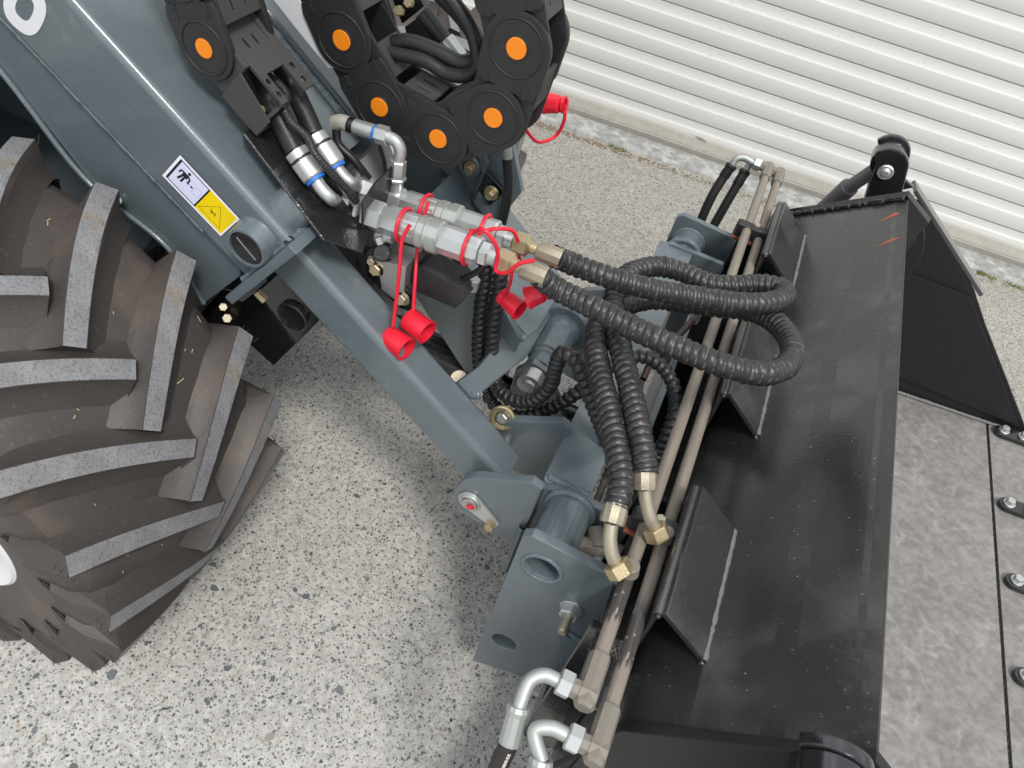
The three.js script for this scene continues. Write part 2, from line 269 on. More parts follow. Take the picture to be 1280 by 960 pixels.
{
  // one sheet, finely divided near the machine so that old stains can tint it
  const xs = [], zs = []; for (let x = -4; x <= 4.01; x += 0.1) xs.push(x); for (let z = -3.6; z <= 1.6; z += 0.1) zs.push(z);
  const X = [-150, -40, -12, ...xs, 12, 40, 150], Z = [-150, -40, -10, ...zs, 5, 30, 150], pos = [], uv = [], col = [], idx = [];
  for (const z of Z) for (const x of X) {
    pos.push(x, 0, z); uv.push(x, z);
    const n = fbm((x + 64) / 128, (z + 64) / 128, 128, 4, 301), m = fbm((x + 64) / 128, (z + 64) / 128, 320, 3, 305), far = sstep(-1.45, -1.95, z + 0.9 * (n - 0.5) + 0.5 * (m - 0.5)), b = (0.98 + 0.14 * (n - 0.5) + 0.12 * (m - 0.5)) * (1 - 0.30 * far);   // darker and slightly warmer in the strip along the door
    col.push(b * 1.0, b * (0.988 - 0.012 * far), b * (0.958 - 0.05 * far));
  }
  const w = X.length; for (let j = 0; j < Z.length - 1; j++) for (let i = 0; i < w - 1; i++) { const a = j * w + i; idx.push(a, a + w, a + 1, a + 1, a + w, a + w + 1); }
  const g = new THREE.BufferGeometry(); g.setAttribute('position', new THREE.Float32BufferAttribute(pos, 3)); g.setAttribute('uv', new THREE.Float32BufferAttribute(uv, 2)); g.setAttribute('color', new THREE.Float32BufferAttribute(col, 3)); g.setIndex(idx); g.computeVertexNormals();
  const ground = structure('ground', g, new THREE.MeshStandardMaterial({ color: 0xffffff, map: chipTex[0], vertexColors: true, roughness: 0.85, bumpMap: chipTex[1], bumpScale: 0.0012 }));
  // the larger dark stones, each a flat chip standing a hair proud
  const geos = [], mats = [[0.11, 0.12, 0.13], [0.15, 0.16, 0.17], [0.08, 0.085, 0.09], [0.20, 0.205, 0.205], [0.28, 0.25, 0.21]].map(c => new THREE.MeshStandardMaterial({ color: lin(...c), roughness: 0.75 }));
  for (let k = 0; k < 8; k++) { const n = 6 + (k % 3), sh = new THREE.Shape(); for (let i = 0; i < n; i++) { const a = i / n * 6.283, r = 0.6 + 0.5 * rnd(); const x = r * Math.cos(a), y = (0.45 + 0.3 * (k % 4) / 3) * r * Math.sin(a); i ? sh.lineTo(x, y) : sh.moveTo(x, y); } const e = new THREE.ExtrudeGeometry(sh, { depth: 1, bevelEnabled: false }); e.rotateX(-Math.PI / 2); geos.push(e); }
  for (let k = 0; k < 290; k++) {
    const near = k < 200, x = near ? -0.95 + 1.25 * rnd() : -1.6 + 2.6 * rnd(), z = near ? -1.15 + 1.05 * rnd() : -2.2 + 2.2 * rnd(), s = 0.0033 + 0.0085 * Math.pow(rnd(), 2.2);
    const m = new THREE.Mesh(geos[k % 8], mats[(rnd() * rnd() * 5) | 0]); m.name = 'stone_chip'; m.position.set(x, -0.0004, z); m.scale.set(s, 0.0011, s); m.rotation.y = rnd() * 6.28; m.receiveShadow = true; ground.add(m);
  }
}
// roller door: wall line runs from (-0.64, -2.77) to (1.21, -2.93)
const WD = [0.9962, 0, -0.0866], WN = [0.0866, 0, 0.9962], W0 = [-0.635, 0, -2.769];
const onDoor = (s, y, out) => [W0[0] + WD[0] * s + WN[0] * out, y, W0[2] + WD[2] * s + WN[2] * out];
{
  const door = thing('roller_door', 'off-white ribbed steel roller door closed behind the loader', 'roller door', onDoor(1, 0, 0));
  const s0 = -2.6, s1 = 5.2, pitch = 0.0922;
  const prof = (pts, mat, name, sm2 = 0.4) => {         // pts: [y, out]; swept along the door
    const pos = [], idx = [], n = pts.length, seg = 6;
    for (let k = 0; k <= seg; k++) { const s = s0 + (s1 - s0) * k / seg; for (const [y, o] of pts) pos.push(...onDoor(s, y, o)); }
    for (let k = 0; k < seg; k++) for (let i = 0; i < n - 1; i++) { const a = k * n + i, b = a + n; idx.push(a, b, a + 1, b, b + 1, a + 1); }
    const g = new THREE.BufferGeometry(); g.setAttribute('position', new THREE.Float32BufferAttribute(pos, 3)); g.setIndex(idx); g.computeVertexNormals(); const c = toCreasedNormals(g, sm2); return part(door, name, c, mat);
  };
  // bottom rail, a black strip painted in as the dark gap beneath, and 33 ribs
  prof([[0.012, -0.03], [0.012, 0.004], [0.036, 0.012], [0.040, 0.010]], P.rail, 'bottom_rail');
  prof([[0.0, -0.02], [0.004, -0.012], [0.014, -0.010]], P.dark, 'dark_gap_strip');  // black colour stands for the shade under the door
  prof([[0.0425, -0.004], [0.0435, 0.012], [0.080, 0.006], [0.0825, 0.004]], P.rail, 'rail_face');
  let first = null;
  const y0 = 0.142; prof([[0.0825, 0.003], [0.084, 0.0042], [0.103, 0.0042], [0.106, 0.0035], [0.1095, 0.0008], [0.113, -0.0004], [0.1355, 0.0008], [0.1365, -0.002], [0.137, -0.016]], P.door, 'bottom_slat', 0.6);
  for (let k = 0; k < 33; k++) {
    if (first) { const m = first.clone(); m.name = 'slat'; m.position.y += pitch * k; door.add(m); continue; }
    // flat pan over a tucked groove, rolled crest, slope back under the next lip
    first = prof([[y0 - 0.0005, -0.016], [y0, 0.0026], [y0 + 0.003, 0.0034], [y0 + 0.047, 0.0034], [y0 + 0.0505, 0.0028], [y0 + 0.0535, 0.0008], [y0 + 0.056, -0.0004], [y0 + 0.085, 0.0008], [y0 + 0.0865, -0.002], [y0 + 0.087, -0.016]], P.door, 'slat', 0.6);
  }
  part(door, 'label_plate', slab([[-0.129, 0.090, -2.813], [-0.103, 0.089, -2.815], [-0.077, 0.081, -2.817], [-0.103, 0.082, -2.815]].map(p => add(p, WN, 0.009)), 0.001, 0), P.steel);
}
// concrete threshold along the door, worn edge towards the yard
{
  const pos = [], idx = [], uv = [], n = 90; const rows = 6;
  for (let i = 0; i <= n; i++) { const s = -2.6 + 7.8 * i / n, e = 0.118 + 0.02 * (fbm(i / 90, 0.3, 40, 3, 401) - 0.5); [[-0.25, 0.009], [0.0, 0.012], [e * 0.55, 0.014], [e - 0.012, 0.012], [e, 0.006], [e + 0.004, -0.004]].forEach(([o, y], k) => { const p = onDoor(s, y + (k > 1 && k < 5 ? 0.006 * (vnoise(i * 0.9, k, 999, 17) - 0.5) : 0), o); pos.push(...p); uv.push(s, o); }); }
  for (let i = 0; i < n; i++) for (let k = 0; k < rows - 1; k++) { const a = i * rows + k, b = a + rows; idx.push(a, a + 1, b, b, a + 1, b + 1); }
  const g = new THREE.BufferGeometry(); g.setAttribute('position', new THREE.Float32BufferAttribute(pos, 3)); g.setAttribute('uv', new THREE.Float32BufferAttribute(uv, 2)); g.setIndex(idx); g.computeVertexNormals();
  structure('door_threshold', g, P.sill);
  // low moss and weeds in the joint
  const mat = new THREE.MeshStandardMaterial({ color: lin(0.16, 0.19, 0.04), roughness: 0.9 });
  [[0.245, 14], [1.55, 20], [1.70, 16], [1.80, 10], [2.05, 14]].forEach(([s, c], q) => {
    const list = [], b = onDoor(s, 0, 0.137);
    for (let k = 0; k < c * 3; k++) { const g2 = new THREE.ConeGeometry(0.0022, 0.010 + 0.014 * rnd(), 3); g2.rotateZ((rnd() - 0.5) * 2); g2.rotateY(rnd() * 6); g2.translate(b[0] + (rnd() - 0.5) * 0.075, 0.004 + 0.004 * rnd(), b[2] + (rnd() - 0.5) * 0.02); list.push(g2); }
    single('weed_tuft', list, mat, 'tiny green weeds growing in the joint along the door threshold', 'weeds', [b[0], 0, b[2]], 'weeds along the door threshold');
  });
  const soil = []; for (let k = 0; k < 420; k++) { const s = -0.1 + 2.6 * rnd() * rnd(), b = onDoor(s, 0.0015, 0.150 + 0.035 * (rnd() - 0.4)); const g2 = new THREE.TetrahedronGeometry(0.002 + 0.005 * rnd()); g2.scale(1.6, 0.4, 1); g2.rotateY(rnd() * 6); g2.translate(...b); soil.push(g2); }
  const sg = merge(soil), sm3 = new THREE.Mesh(sg, new THREE.MeshStandardMaterial({ color: lin(0.22, 0.165, 0.11), roughness: 1 })); sm3.name = 'grit'; sm3.userData = { kind: 'stuff', label: 'brown grit and soil along the threshold edge', category: 'grit' }; scene.add(sm3);
}

// ================================================================ THE LOADER
const loader = thing('compact_loader', 'blue grey compact wheel loader with twin telescopic arms and lugged tyres', 'loader', [-0.7, 0, -1.0]);
// arm frame: s runs down the arm, h is the height over its upper face
const CA = 0.7986, SA = 0.6018;
const A = (s, h, z) => [-0.633 + s * CA + h * SA, 0.909 - s * SA + h * CA, z];
const A2 = (s, h) => A(s, h, 0);
const armBox = (s0, s1, h0, h1, z0, z1, bev = 0.008) => plateXY([A2(s0, h0), A2(s1, h0), A2(s1, h1), A2(s0, h1)], z0, z1, bev);

// ---- wheels
{
  const WC = [-0.864, 0.385], zc = -0.4475, RT = 0.397;
  const carc = [[0.150, 0.168], [0.185, 0.172], [0.235, 0.186], [0.285, 0.190], [0.322, 0.187], [0.346, 0.176], [0.358, 0.154], [0.365, 0.10], [0.3685, 0.05], [0.370, 0]];
  const full = [...carc, ...carc.slice(0, -1).reverse().map(([r, z]) => [r, -z])];
  const tg = new THREE.LatheGeometry(full.map(([r, z]) => new THREE.Vector2(r, z)), 96); tg.rotateX(Math.PI / 2);
  const carcass = boxUV(clean(tg));
  const R0 = (z) => { const a = Math.abs(z); for (let i = carc.length - 1; i > 0; i--) if (a <= carc[i - 1][1] && a >= carc[i][1]) return carc[i][0] + (carc[i - 1][0] - carc[i][0]) * (a - carc[i][1]) / (carc[i - 1][1] - carc[i][1] + 1e-6); return 0.32; };
  // a lug: swept bar from the crown to the shoulder, ending in a buttress down the sidewall
  const lug = (side, phi0) => {
    const N = 12, secs = [], sweep = 0.362;
    for (let i = 0; i <= N; i++) {
      const t = i / N, zz = side * (-0.018 + 0.213 * t), ph = phi0 + sweep * (1.3 * t - 0.3 * t * t), bulge = 0.030 * t * t, wt = 0.0135 + 0.002 * t, wb = 0.050 - 0.008 * t, rt = RT - bulge * 0.35, rb = Math.min(R0(zz) - 0.004, 0.366) - (i === N ? 0.03 : 0);
      secs.push({ zz, ph, wt, wb, rt, rb, k: 1.3 - 0.6 * t });
    }
    secs.push({ zz: side * 0.197, ph: phi0 + sweep * 1.04, wt: 0.012, wb: 0.026, rt: 0.337, rb: 0.30, but: 1 });
    secs.push({ zz: side * 0.191, ph: phi0 + sweep * 1.12, wt: 0.006, wb: 0.014, rt: 0.292, rb: 0.27, but: 1 });
    const pt = (o, w, r) => { const du = 0.145 * (o.k || 1), dz = 0.2 * side, l = Math.hypot(du, dz), U = w * Math.abs(dz) / l, Zs = -w * du / l * side; const a = o.ph + U / 0.39; const z = o.zz + (o.but ? 0 : Zs); return [r * Math.cos(a), r * Math.sin(a), clamp(z, -0.2, 0.2)]; };
    const pos = [], idx = [], top = [], tidx = [];
    secs.forEach(o => [[-o.wb, o.rb], [-(o.wt * 0.45 + o.wb * 0.55), o.rb * 0.72 + o.rt * 0.28], [-(o.wt + 0.003), o.rt - 0.007], [-o.wt, o.rt], [o.wt, o.rt], [o.wt + 0.003, o.rt - 0.007], [o.wt * 0.45 + o.wb * 0.55, o.rb * 0.72 + o.rt * 0.28], [o.wb, o.rb]].forEach(([w, r]) => pos.push(...pt(o, w, r))));
    const C = 8, n = secs.length; for (let i = 0; i < n - 1; i++) for (let k = 0; k < C - 1; k++) { const a = i * C + k, b = a + C; side > 0 ? idx.push(a, b, a + 1, b, b + 1, a + 1) : idx.push(a, a + 1, b, b, a + 1, b + 1); }
    for (const e of [0, (n - 1) * C]) for (let k = 1; k < C - 1; k++) idx.push(e, e + k, e + k + 1);
    secs.slice(0, N + 1).forEach((o, i) => { const e = o.wt - 0.0008; [[-e], [e]].forEach(([w]) => top.push(...pt(o, w, o.rt + 0.0006))); });
    for (let i = 0; i < N; i++) { const a = i * 2; side > 0 ? tidx.push(a, a + 2, a + 1, a + 2, a + 3, a + 1) : tidx.push(a, a + 1, a + 2, a + 2, a + 1, a + 3); }
    const mk = (p, ix) => { const g = new THREE.BufferGeometry(); g.setAttribute('position', new THREE.Float32BufferAttribute(p, 3)); g.setIndex(ix); return boxUV(clean(toCreasedNormals(g, 0.75))); };
    return [mk(pos, idx), mk(top, tidx)];
  };
  const hair = (() => { const l = []; for (let k = 0; k < 7; k++) { const a = [0.39, 0.004 * k - 0.012, 0.17 + 0.004 * k], g = cyl(a, add(a, [0.010 * (0.4 + rnd()), 0.01 * (rnd() - 0.5), 0.004]), 0.0007, 0.0004, 5, 0); l.push(g); } return l; });
  const makeWheel = (zw, turn) => {
    const w = sub_group(loader, 'wheel'); w.position.set(WC[0] + 0.7, WC[1], zw + 1.0); w.rotation.z = turn;
    const put = (n, g, m) => { const q = new THREE.Mesh(g, m); q.name = n; q.castShadow = q.receiveShadow = true; w.add(q); return q; };
    put('tyre', carcass, P.rubber);
    const L = {}; for (const s of [1, -1]) L[s] = lug(s, 0);
    for (let k = 0; k < 18; k++) for (const s of [1, -1]) {
      const a = (k * 20 + (s > 0 ? 1.5 : 11)) * Math.PI / 180;
      const b = put('lug', L[s][0], P.rubber), f = put('lug_face', L[s][1], P.lug); b.rotation.z = f.rotation.z = a;
    }
    // moulding whiskers at the lug tips
    const wh = []; for (let k = 0; k < 18; k++) for (const s of [1, -1]) for (let q = 0; q < 4; q++) { const an = (k * 20 + (s > 0 ? 21.5 : 31) + q * 1.0 - 2.5) * Math.PI / 180, r = 0.385 - 0.006 * q, p0 = [r * Math.cos(an), r * Math.sin(an), s * 0.1965], p1 = add(p0, [0.010 * Math.cos(an + 0.5), 0.010 * Math.sin(an + 0.5), s * (0.003 + 0.008 * rnd())]); wh.push(cyl(p0, p1, 0.0006, 0.0003, 4, 0)); }
    const ww = put('rubber_whisker', merge(wh), P.rubber); ww.userData.kind = 'stuff';
    // small raised boxes moulded between the lugs
    const rimP = [[0.0005, 0.120], [0.10, 0.120], [0.135, 0.135], [0.150, 0.150], [0.158, 0.166], [0.166, 0.172], [0.186, 0.176], [0.195, 0.180], [0.200, 0.176], [0.198, 0.160]];
    const rg = new THREE.LatheGeometry(rimP.map(([r, z]) => new THREE.Vector2(r, z)), 64); rg.rotateX(Math.PI / 2); put('rim', boxUV(clean(toCreasedNormals(rg, 0.5))), P.white);
    return w;
  };
  const straw = []; let sd2 = 77; const SR = () => { sd2 = (sd2 * 1664525 + 1013904223) >>> 0; return sd2 / 4294967296; };
  for (let k = 0; k < 70; k++) {
    const an = (-30 + 125 * SR()) * Math.PI / 180, z = -0.17 + 0.34 * SR(), rr = R0(z) + 0.0015, L = 0.003 + 0.012 * SR() * SR(), q = SR() * 3.14;
    const g = new THREE.BoxGeometry(L, 0.0007, 0.0009 + 0.0006 * SR()); g.rotateY(q); g.rotateZ(an - Math.PI / 2); g.translate(WC[0] + rr * Math.cos(an), WC[1] + rr * Math.sin(an), zc + z); straw.push(g);
  }
  const st2 = new THREE.Mesh(merge(straw), new THREE.MeshStandardMaterial({ color: lin(0.42, 0.33, 0.19), roughness: 0.9 })); st2.name = 'straw'; st2.userData = { kind: 'stuff', label: 'bits of dry straw stuck to the near tyre tread', category: 'straw' }; st2.castShadow = st2.receiveShadow = true; scene.add(st2);
  makeWheel(zc, 0.0);
  makeWheel(-1.56, 0.09);
}

// ---- near lift arm: outer box, inner telescopic box, collar, bosses, decals
{
  const arm = part(loader, 'lift_arm', armBox(-0.75, 0.214, -0.127, 0, -0.775, -0.655, 0.011), P.grey, loader, { label: 'near outer lift arm with white letter and warning decal' });
  const lower = [[-0.912, 0.849, -0.668], [-0.806, 0.721, -0.668], [-0.679, 0.660, -0.668], [-0.629, 0.577, -0.668], [-0.558, 0.666, -0.668]].map(p => [p[0], p[1]]);
  part(loader, 'arm_skirt', plateXY([[-1.3, 1.28], [-1.25, 1.17], ...lower, A2(0.14, -0.05), A2(-0.7, -0.05)], -0.668, -0.680, 0.002), P.grey, arm);
  part(loader, 'skirt_edge', tube([[-1.25, 1.17, -0.665], ...lower.slice(0, 4).map(p => [p[0], p[1], -0.665])], 0.0042, 60, 10), P.grey, arm);
  part(loader, 'skirt_screw', cyl([-0.758, 0.706, -0.668], [-0.749, 0.715, -0.660], 0.006, 0.005, 12), P.zinc, arm);
  part(loader, 'bottom_seam', bead(A(-0.75, -0.127, -0.661), A(0.13, -0.127, -0.661), 0.0035, 0.2, 3), P.grey, arm);
  // collar round the outlet of the outer box
  const inner = part(loader, 'telescopic_arm', armBox(0.12, 0.690, -0.106, -0.030, -0.745, -0.680, 0.012), P.grey, loader, { label: 'near inner telescopic arm running down to the coupler' });
  const col = part(loader, 'arm_collar', [plateXY([A2(0.214, -0.168), A2(0.229, -0.168), A2(0.229, 0.016), A2(0.214, 0.016)], -0.795, -0.636, 0.003)], P.grey, arm);
  part(loader, 'collar_foot', slab([A(0.236, -0.150, -0.66), A(0.236, -0.150, -0.70), A(0.236, -0.190, -0.70), A(0.236, -0.190, -0.672), A(0.236, -0.180, -0.66)], 0.02, 0.003), P.grey, arm);
  part(loader, 'foot_bolt', hex(A(0.238, -0.168, -0.684), A(0.256, -0.168, -0.684), 0.007), P.brass, arm);
  const nb = [-0.514, 0.761, -0.640];
  const boss = part(loader, 'adjuster_boss', lathe(add(nb, [0, 0, -0.018]), add(nb, [0, 0, 1]), [[0, 0.036], [0.008, 0.031], [0.024, 0.0295], [0.027, 0.0280], [0.027, 0.0248], [0.022, 0.0245], [0.022, 0]], 40), P.grey, arm);
  part(loader, 'adjuster_screw', [cyl(add(nb, [0, 0, 0.002]), add(nb, [0, 0, 0.0075]), 0.0238, 0.0238, 32)], P.gloss, boss);
  part(loader, 'screw_slot', slab([add(nb, [-0.014, 0.0115, 0.0077]), add(nb, [0.013, -0.0135, 0.0077]), add(nb, [0.0142, -0.0122, 0.0077]), add(nb, [-0.0128, 0.0128, 0.0077])], 0.0006, 0), P.pale, boss);
  const tb = A(0.184, 0, -0.700), tn = [SA, CA, 0];
  const boss2 = part(loader, 'adjuster_boss', lathe(add(tb, tn, -0.005), add(tb, tn, 1), [[0, 0.036], [0.012, 0.031], [0.032, 0.0285], [0.036, 0.0265], [0.036, 0.0215], [0.028, 0.0205], [0.028, 0]], 40), P.grey, arm);
  part(loader, 'adjuster_screw', cyl(add(tb, tn, 0.022), add(tb, tn, 0.026), 0.020, 0.020, 32), P.gloss, boss2);
  part(loader, 'collar_weld', [bead(A(0.212, 0.001, -0.66), A(0.212, 0.001, -0.77), 0.006, 0.18, 5), bead(A(0.212, -0.125, -0.652), A(0.212, -0.002, -0.652), 0.005, 0.18, 6)], P.weld, arm);
  // white letter O on the arm side, cut by the upper left of the view
  const oc = [-0.820, 0.960, -0.653], ow = 0.0245, oh = 0.040; const sh = [], tilt = Math.atan2(SA, CA);
  const ell = (kx, ky, n = 40) => { const o = []; for (let i = 0; i < n; i++) { const t = i / n * 6.2832, e = 2.6, c = Math.cos(t), s = Math.sin(t); const x = kx * Math.sign(c) * Math.pow(Math.abs(c), 2 / e), y = ky * Math.sign(s) * Math.pow(Math.abs(s), 2 / e) + 0.18 * x; o.push([oc[0] + x * CA + y * SA, oc[1] - x * SA + y * CA]); } return o; };
  { const s2 = new THREE.Shape(ell(ow, oh).map(p => new THREE.Vector2(...p))); s2.holes.push(new THREE.Path(ell(ow * 0.42, oh * 0.5).map(p => new THREE.Vector2(...p)))); const g = new THREE.ExtrudeGeometry(s2, { depth: 0.0006, bevelEnabled: false }); g.translate(0, 0, -0.6549); part(loader, 'letter_decal', g, P.white, arm, { label: 'white letter decal on the arm' }); }
  // warning decal: person and distance on white, falling-load triangle on yellow
  const cv = document.createElement('canvas'); cv.width = 512; cv.height = 224; const c = cv.getContext('2d');
  c.fillStyle = '#f2f0fa'; c.fillRect(0, 0, 512, 224); c.fillStyle = '#dcdcf6'; c.fillRect(22, 20, 244, 184); c.fillStyle = '#f4d400'; c.fillRect(270, 14, 230, 196);
  c.fillStyle = '#111'; c.fillRect(18, 16, 16, 192); c.fillRect(18, 16, 250, 7); c.fillRect(18, 201, 250, 7); c.fillRect(258, 16, 12, 192);
  c.save(); c.translate(88, 92); c.rotate(-0.02); c.beginPath(); c.arc(28, -40, 11, 0, 7); c.fill(); c.lineWidth = 13; c.strokeStyle = '#111'; c.lineCap = 'butt';
  c.fillRect(-8, -26, 44, 34); const ln = (...p) => { c.beginPath(); c.moveTo(p[0], p[1]); for (let i = 2; i < p.length; i += 2) c.lineTo(p[i], p[i + 1]); c.stroke(); };
  c.lineWidth = 12; ln(-4, -22, -24, -18, -30, 6); ln(32, -18, 52, -8, 54, 20); c.lineWidth = 15; ln(0, 6, -14, 52); ln(18, 8, 14, 54); c.restore();
  c.lineWidth = 3; ln(140, 112, 176, 112); const tri = (a) => { c.beginPath(); c.moveTo(a[0], a[1]); c.lineTo(a[2], a[3]); c.lineTo(a[4], a[5]); c.fill(); }; tri([128, 112, 148, 102, 148, 122]); tri([190, 112, 170, 102, 170, 122]);
  c.lineWidth = 2; c.strokeStyle = '#8c8fa8'; c.strokeRect(192, 84, 52, 56); c.strokeStyle = '#222'; c.lineWidth = 2.5; c.beginPath(); c.moveTo(284, 180); c.lineTo(472, 186); c.lineTo(382, 46); c.closePath(); c.save(); c.stroke(); c.restore();
  c.lineWidth = 5; ln(352, 134, 372, 124, 384, 136, 398, 128); c.lineWidth = 9; ln(358, 130, 378, 128); c.lineWidth = 3; ln(346, 110, 362, 124); ln(386, 112, 400, 150); ln(360, 150, 372, 138);
  const dt = new THREE.CanvasTexture(cv); dt.colorSpace = THREE.SRGBColorSpace; dt.anisotropy = 8;
  const q = [[-0.654, 0.801, -0.653], [-0.571, 0.741, -0.653], [-0.537, 0.785, -0.653], [-0.619, 0.846, -0.653]];
  const dg = new THREE.BufferGeometry(); dg.setAttribute('position', new THREE.Float32BufferAttribute(q.flat(), 3)); dg.setAttribute('uv', new THREE.Float32BufferAttribute([0, 0, 1, 0, 1, 1, 0, 1], 2)); dg.setIndex([0, 1, 2, 0, 2, 3]); dg.computeVertexNormals();
  part(loader, 'warning_decal', dg, new THREE.MeshPhysicalMaterial({ map: dt, roughness: 0.4, clearcoat: 0.3 }), arm, { keepUV: true, label: 'white and yellow warning decal with person and triangle' });
}
// ---- top plate between the arms, far arm
{
  const top = part(loader, 'arm_bridge', armBox(-0.75, 0.17, -0.030, -0.012, -0.905, -0.773, 0.002), P.grey);
  part(loader, 'bridge_weld', bead(A(-0.7, -0.008, -0.902), A(0.15, -0.008, -0.902), 0.006, 0.22, 8), P.weld, top);
  const far = part(loader, 'lift_arm', armBox(-0.75, 0.19, -0.127, 0.004, -1.14, -0.905, 0.008), P.grey, loader, { label: 'far outer lift arm under the cable chain' });
  part(loader, 'chain_guide', slab([[-0.648, 0.996, -0.868], [-0.593, 0.952, -0.868], [-0.538, 0.912, -0.868], [-0.521, 0.918, -0.868], [-0.549, 0.957, -0.868], [-0.613, 1.017, -0.868]], 0.004, 0.001), P.white, far);
  part(loader, 'telescopic_arm', armBox(0.12, 0.672, -0.104, -0.030, -1.130, -1.065, 0.010), P.grey, loader, { label: 'far inner telescopic arm beyond the hoses' });
  // cross plate joining the two inner arms, with a rounded lip towards the coupler
  const hp = -0.030, x = part(loader, 'cross_plate', slab([A(0.530, hp, -0.744), A(0.566, hp, -0.744), A(0.574, hp, -0.762), A(0.600, hp, -0.868), A(0.610, hp, -0.900), A(0.610, hp, -1.066), A(0.40, hp, -1.066), A(0.40, hp, -0.925), A(0.545, hp, -0.912), A(0.550, hp, -0.87), A(0.545, hp, -0.80)], -0.014, 0.003), P.grey);
  part(loader, 'bracket_plate', slab([A(0.30, hp + 0.001, -0.915), A(0.585, hp + 0.001, -0.925), A(0.594, hp + 0.001, -0.955), A(0.594, hp + 0.001, -1.085), A(0.30, hp + 0.001, -1.085)], 0.010, 0.002), P.grey, x);
  part(loader, 'bracket_weld', [bead(A(0.44, hp + 0.002, -0.919), A(0.586, hp + 0.002, -0.924), 0.007, 0.25, 12), bead(A(0.560, hp - 0.006, -0.747), A(0.574, hp - 0.006, -0.764), 0.007, 0.25, 13)], P.weld, x);
}
// ---- tilt linkage between the arms: dark side plate, pivot tube, pin, bolts
{
  part(loader, 'tilt_lever', plateXY([[-0.382, 0.565, -0.885], [-0.375, 0.585, -0.885], [-0.351, 0.610, -0.885], [-0.310, 0.631, -0.885], [-0.262, 0.635, -0.885], [-0.224, 0.617, -0.885], [-0.181, 0.565, -0.885], [-0.185, 0.514, -0.885], [-0.223, 0.418, -0.885], [-0.249, 0.420, -0.885]].map(p => [p[0], p[1]]), -0.885, -0.900, 0.002), P.grey);
  const p0 = [-0.140, 0.497, -0.862], p1 = [-0.136, 0.500, -1.07];
  const tubeP = part(loader, 'pivot_tube', lathe(p0, p1, [[0.04, 0.015], [0.04, 0.026], [0.064, 0.026], [0.066, 0.030], [0.070, 0.030], [0.072, 0.027], [0.076, 0.027], [0.078, 0.031], [0.14, 0.033], [0.145, 0.036], [0.205, 0.036]], 44), P.grey);
  part(loader, 'tube_collar', cyl(mix(p0, p1, 0.78), mix(p0, p1, 0.96), 0.052, 0.052, 40, 0.003), P.grey, tubeP);
  part(loader, 'pin_head', lathe(add(p0, [0, 0, 0.006]), p1, [[0, 0], [0, 0.012], [0.004, 0.014], [0.005, 0.022], [0.009, 0.022], [0.03, 0.022]], 32), P.steel, tubeP);
  part(loader, 'pin_bolt', hex(add(p0, [0.030, 0.0, -0.005]), add(p0, [0.034, 0.004, 0.014]), 0.0085), P.brass, tubeP);
  part(loader, 'pivot_lug', plateXY([[-0.175, 0.40], [-0.175, 0.490], [-0.15, 0.525], [-0.115, 0.515], [-0.06, 0.42], [-0.06, 0.37]], -0.888, -0.902, 0.002), P.grey, tubeP);
  // cylinder and cross pieces low between the arms
  part(loader, 'tilt_cylinder', [cyl([-0.55, 0.40, -0.93], [-0.20, 0.40, -0.93], 0.038, 0.038, 28), cyl([-0.20, 0.40, -0.93], [-0.03, 0.40, -0.93], 0.018, 0.018, 20)], P.sheet);
  part(loader, 'cylinder_eye', cyl([-0.266, 0.428, -0.870], [-0.272, 0.405, -0.890], 0.017, 0.017, 26), P.crimp);
  const bc = [-0.151, 0.494, -0.775]; part(loader, 'pin_washer', [lathe(bc, add(bc, [0, 0.4, 1]), [[0, 0.022], [0.004, 0.022], [0.005, 0.019], [0.003, 0.0125], [-0.004, 0.012]], 28)], P.brass);
  part(loader, 'grease_bolt', hex(add(bc, [0, 0, -0.004]), add(bc, [0, 0.004, 0.008]), 0.0095), P.zinc);
}
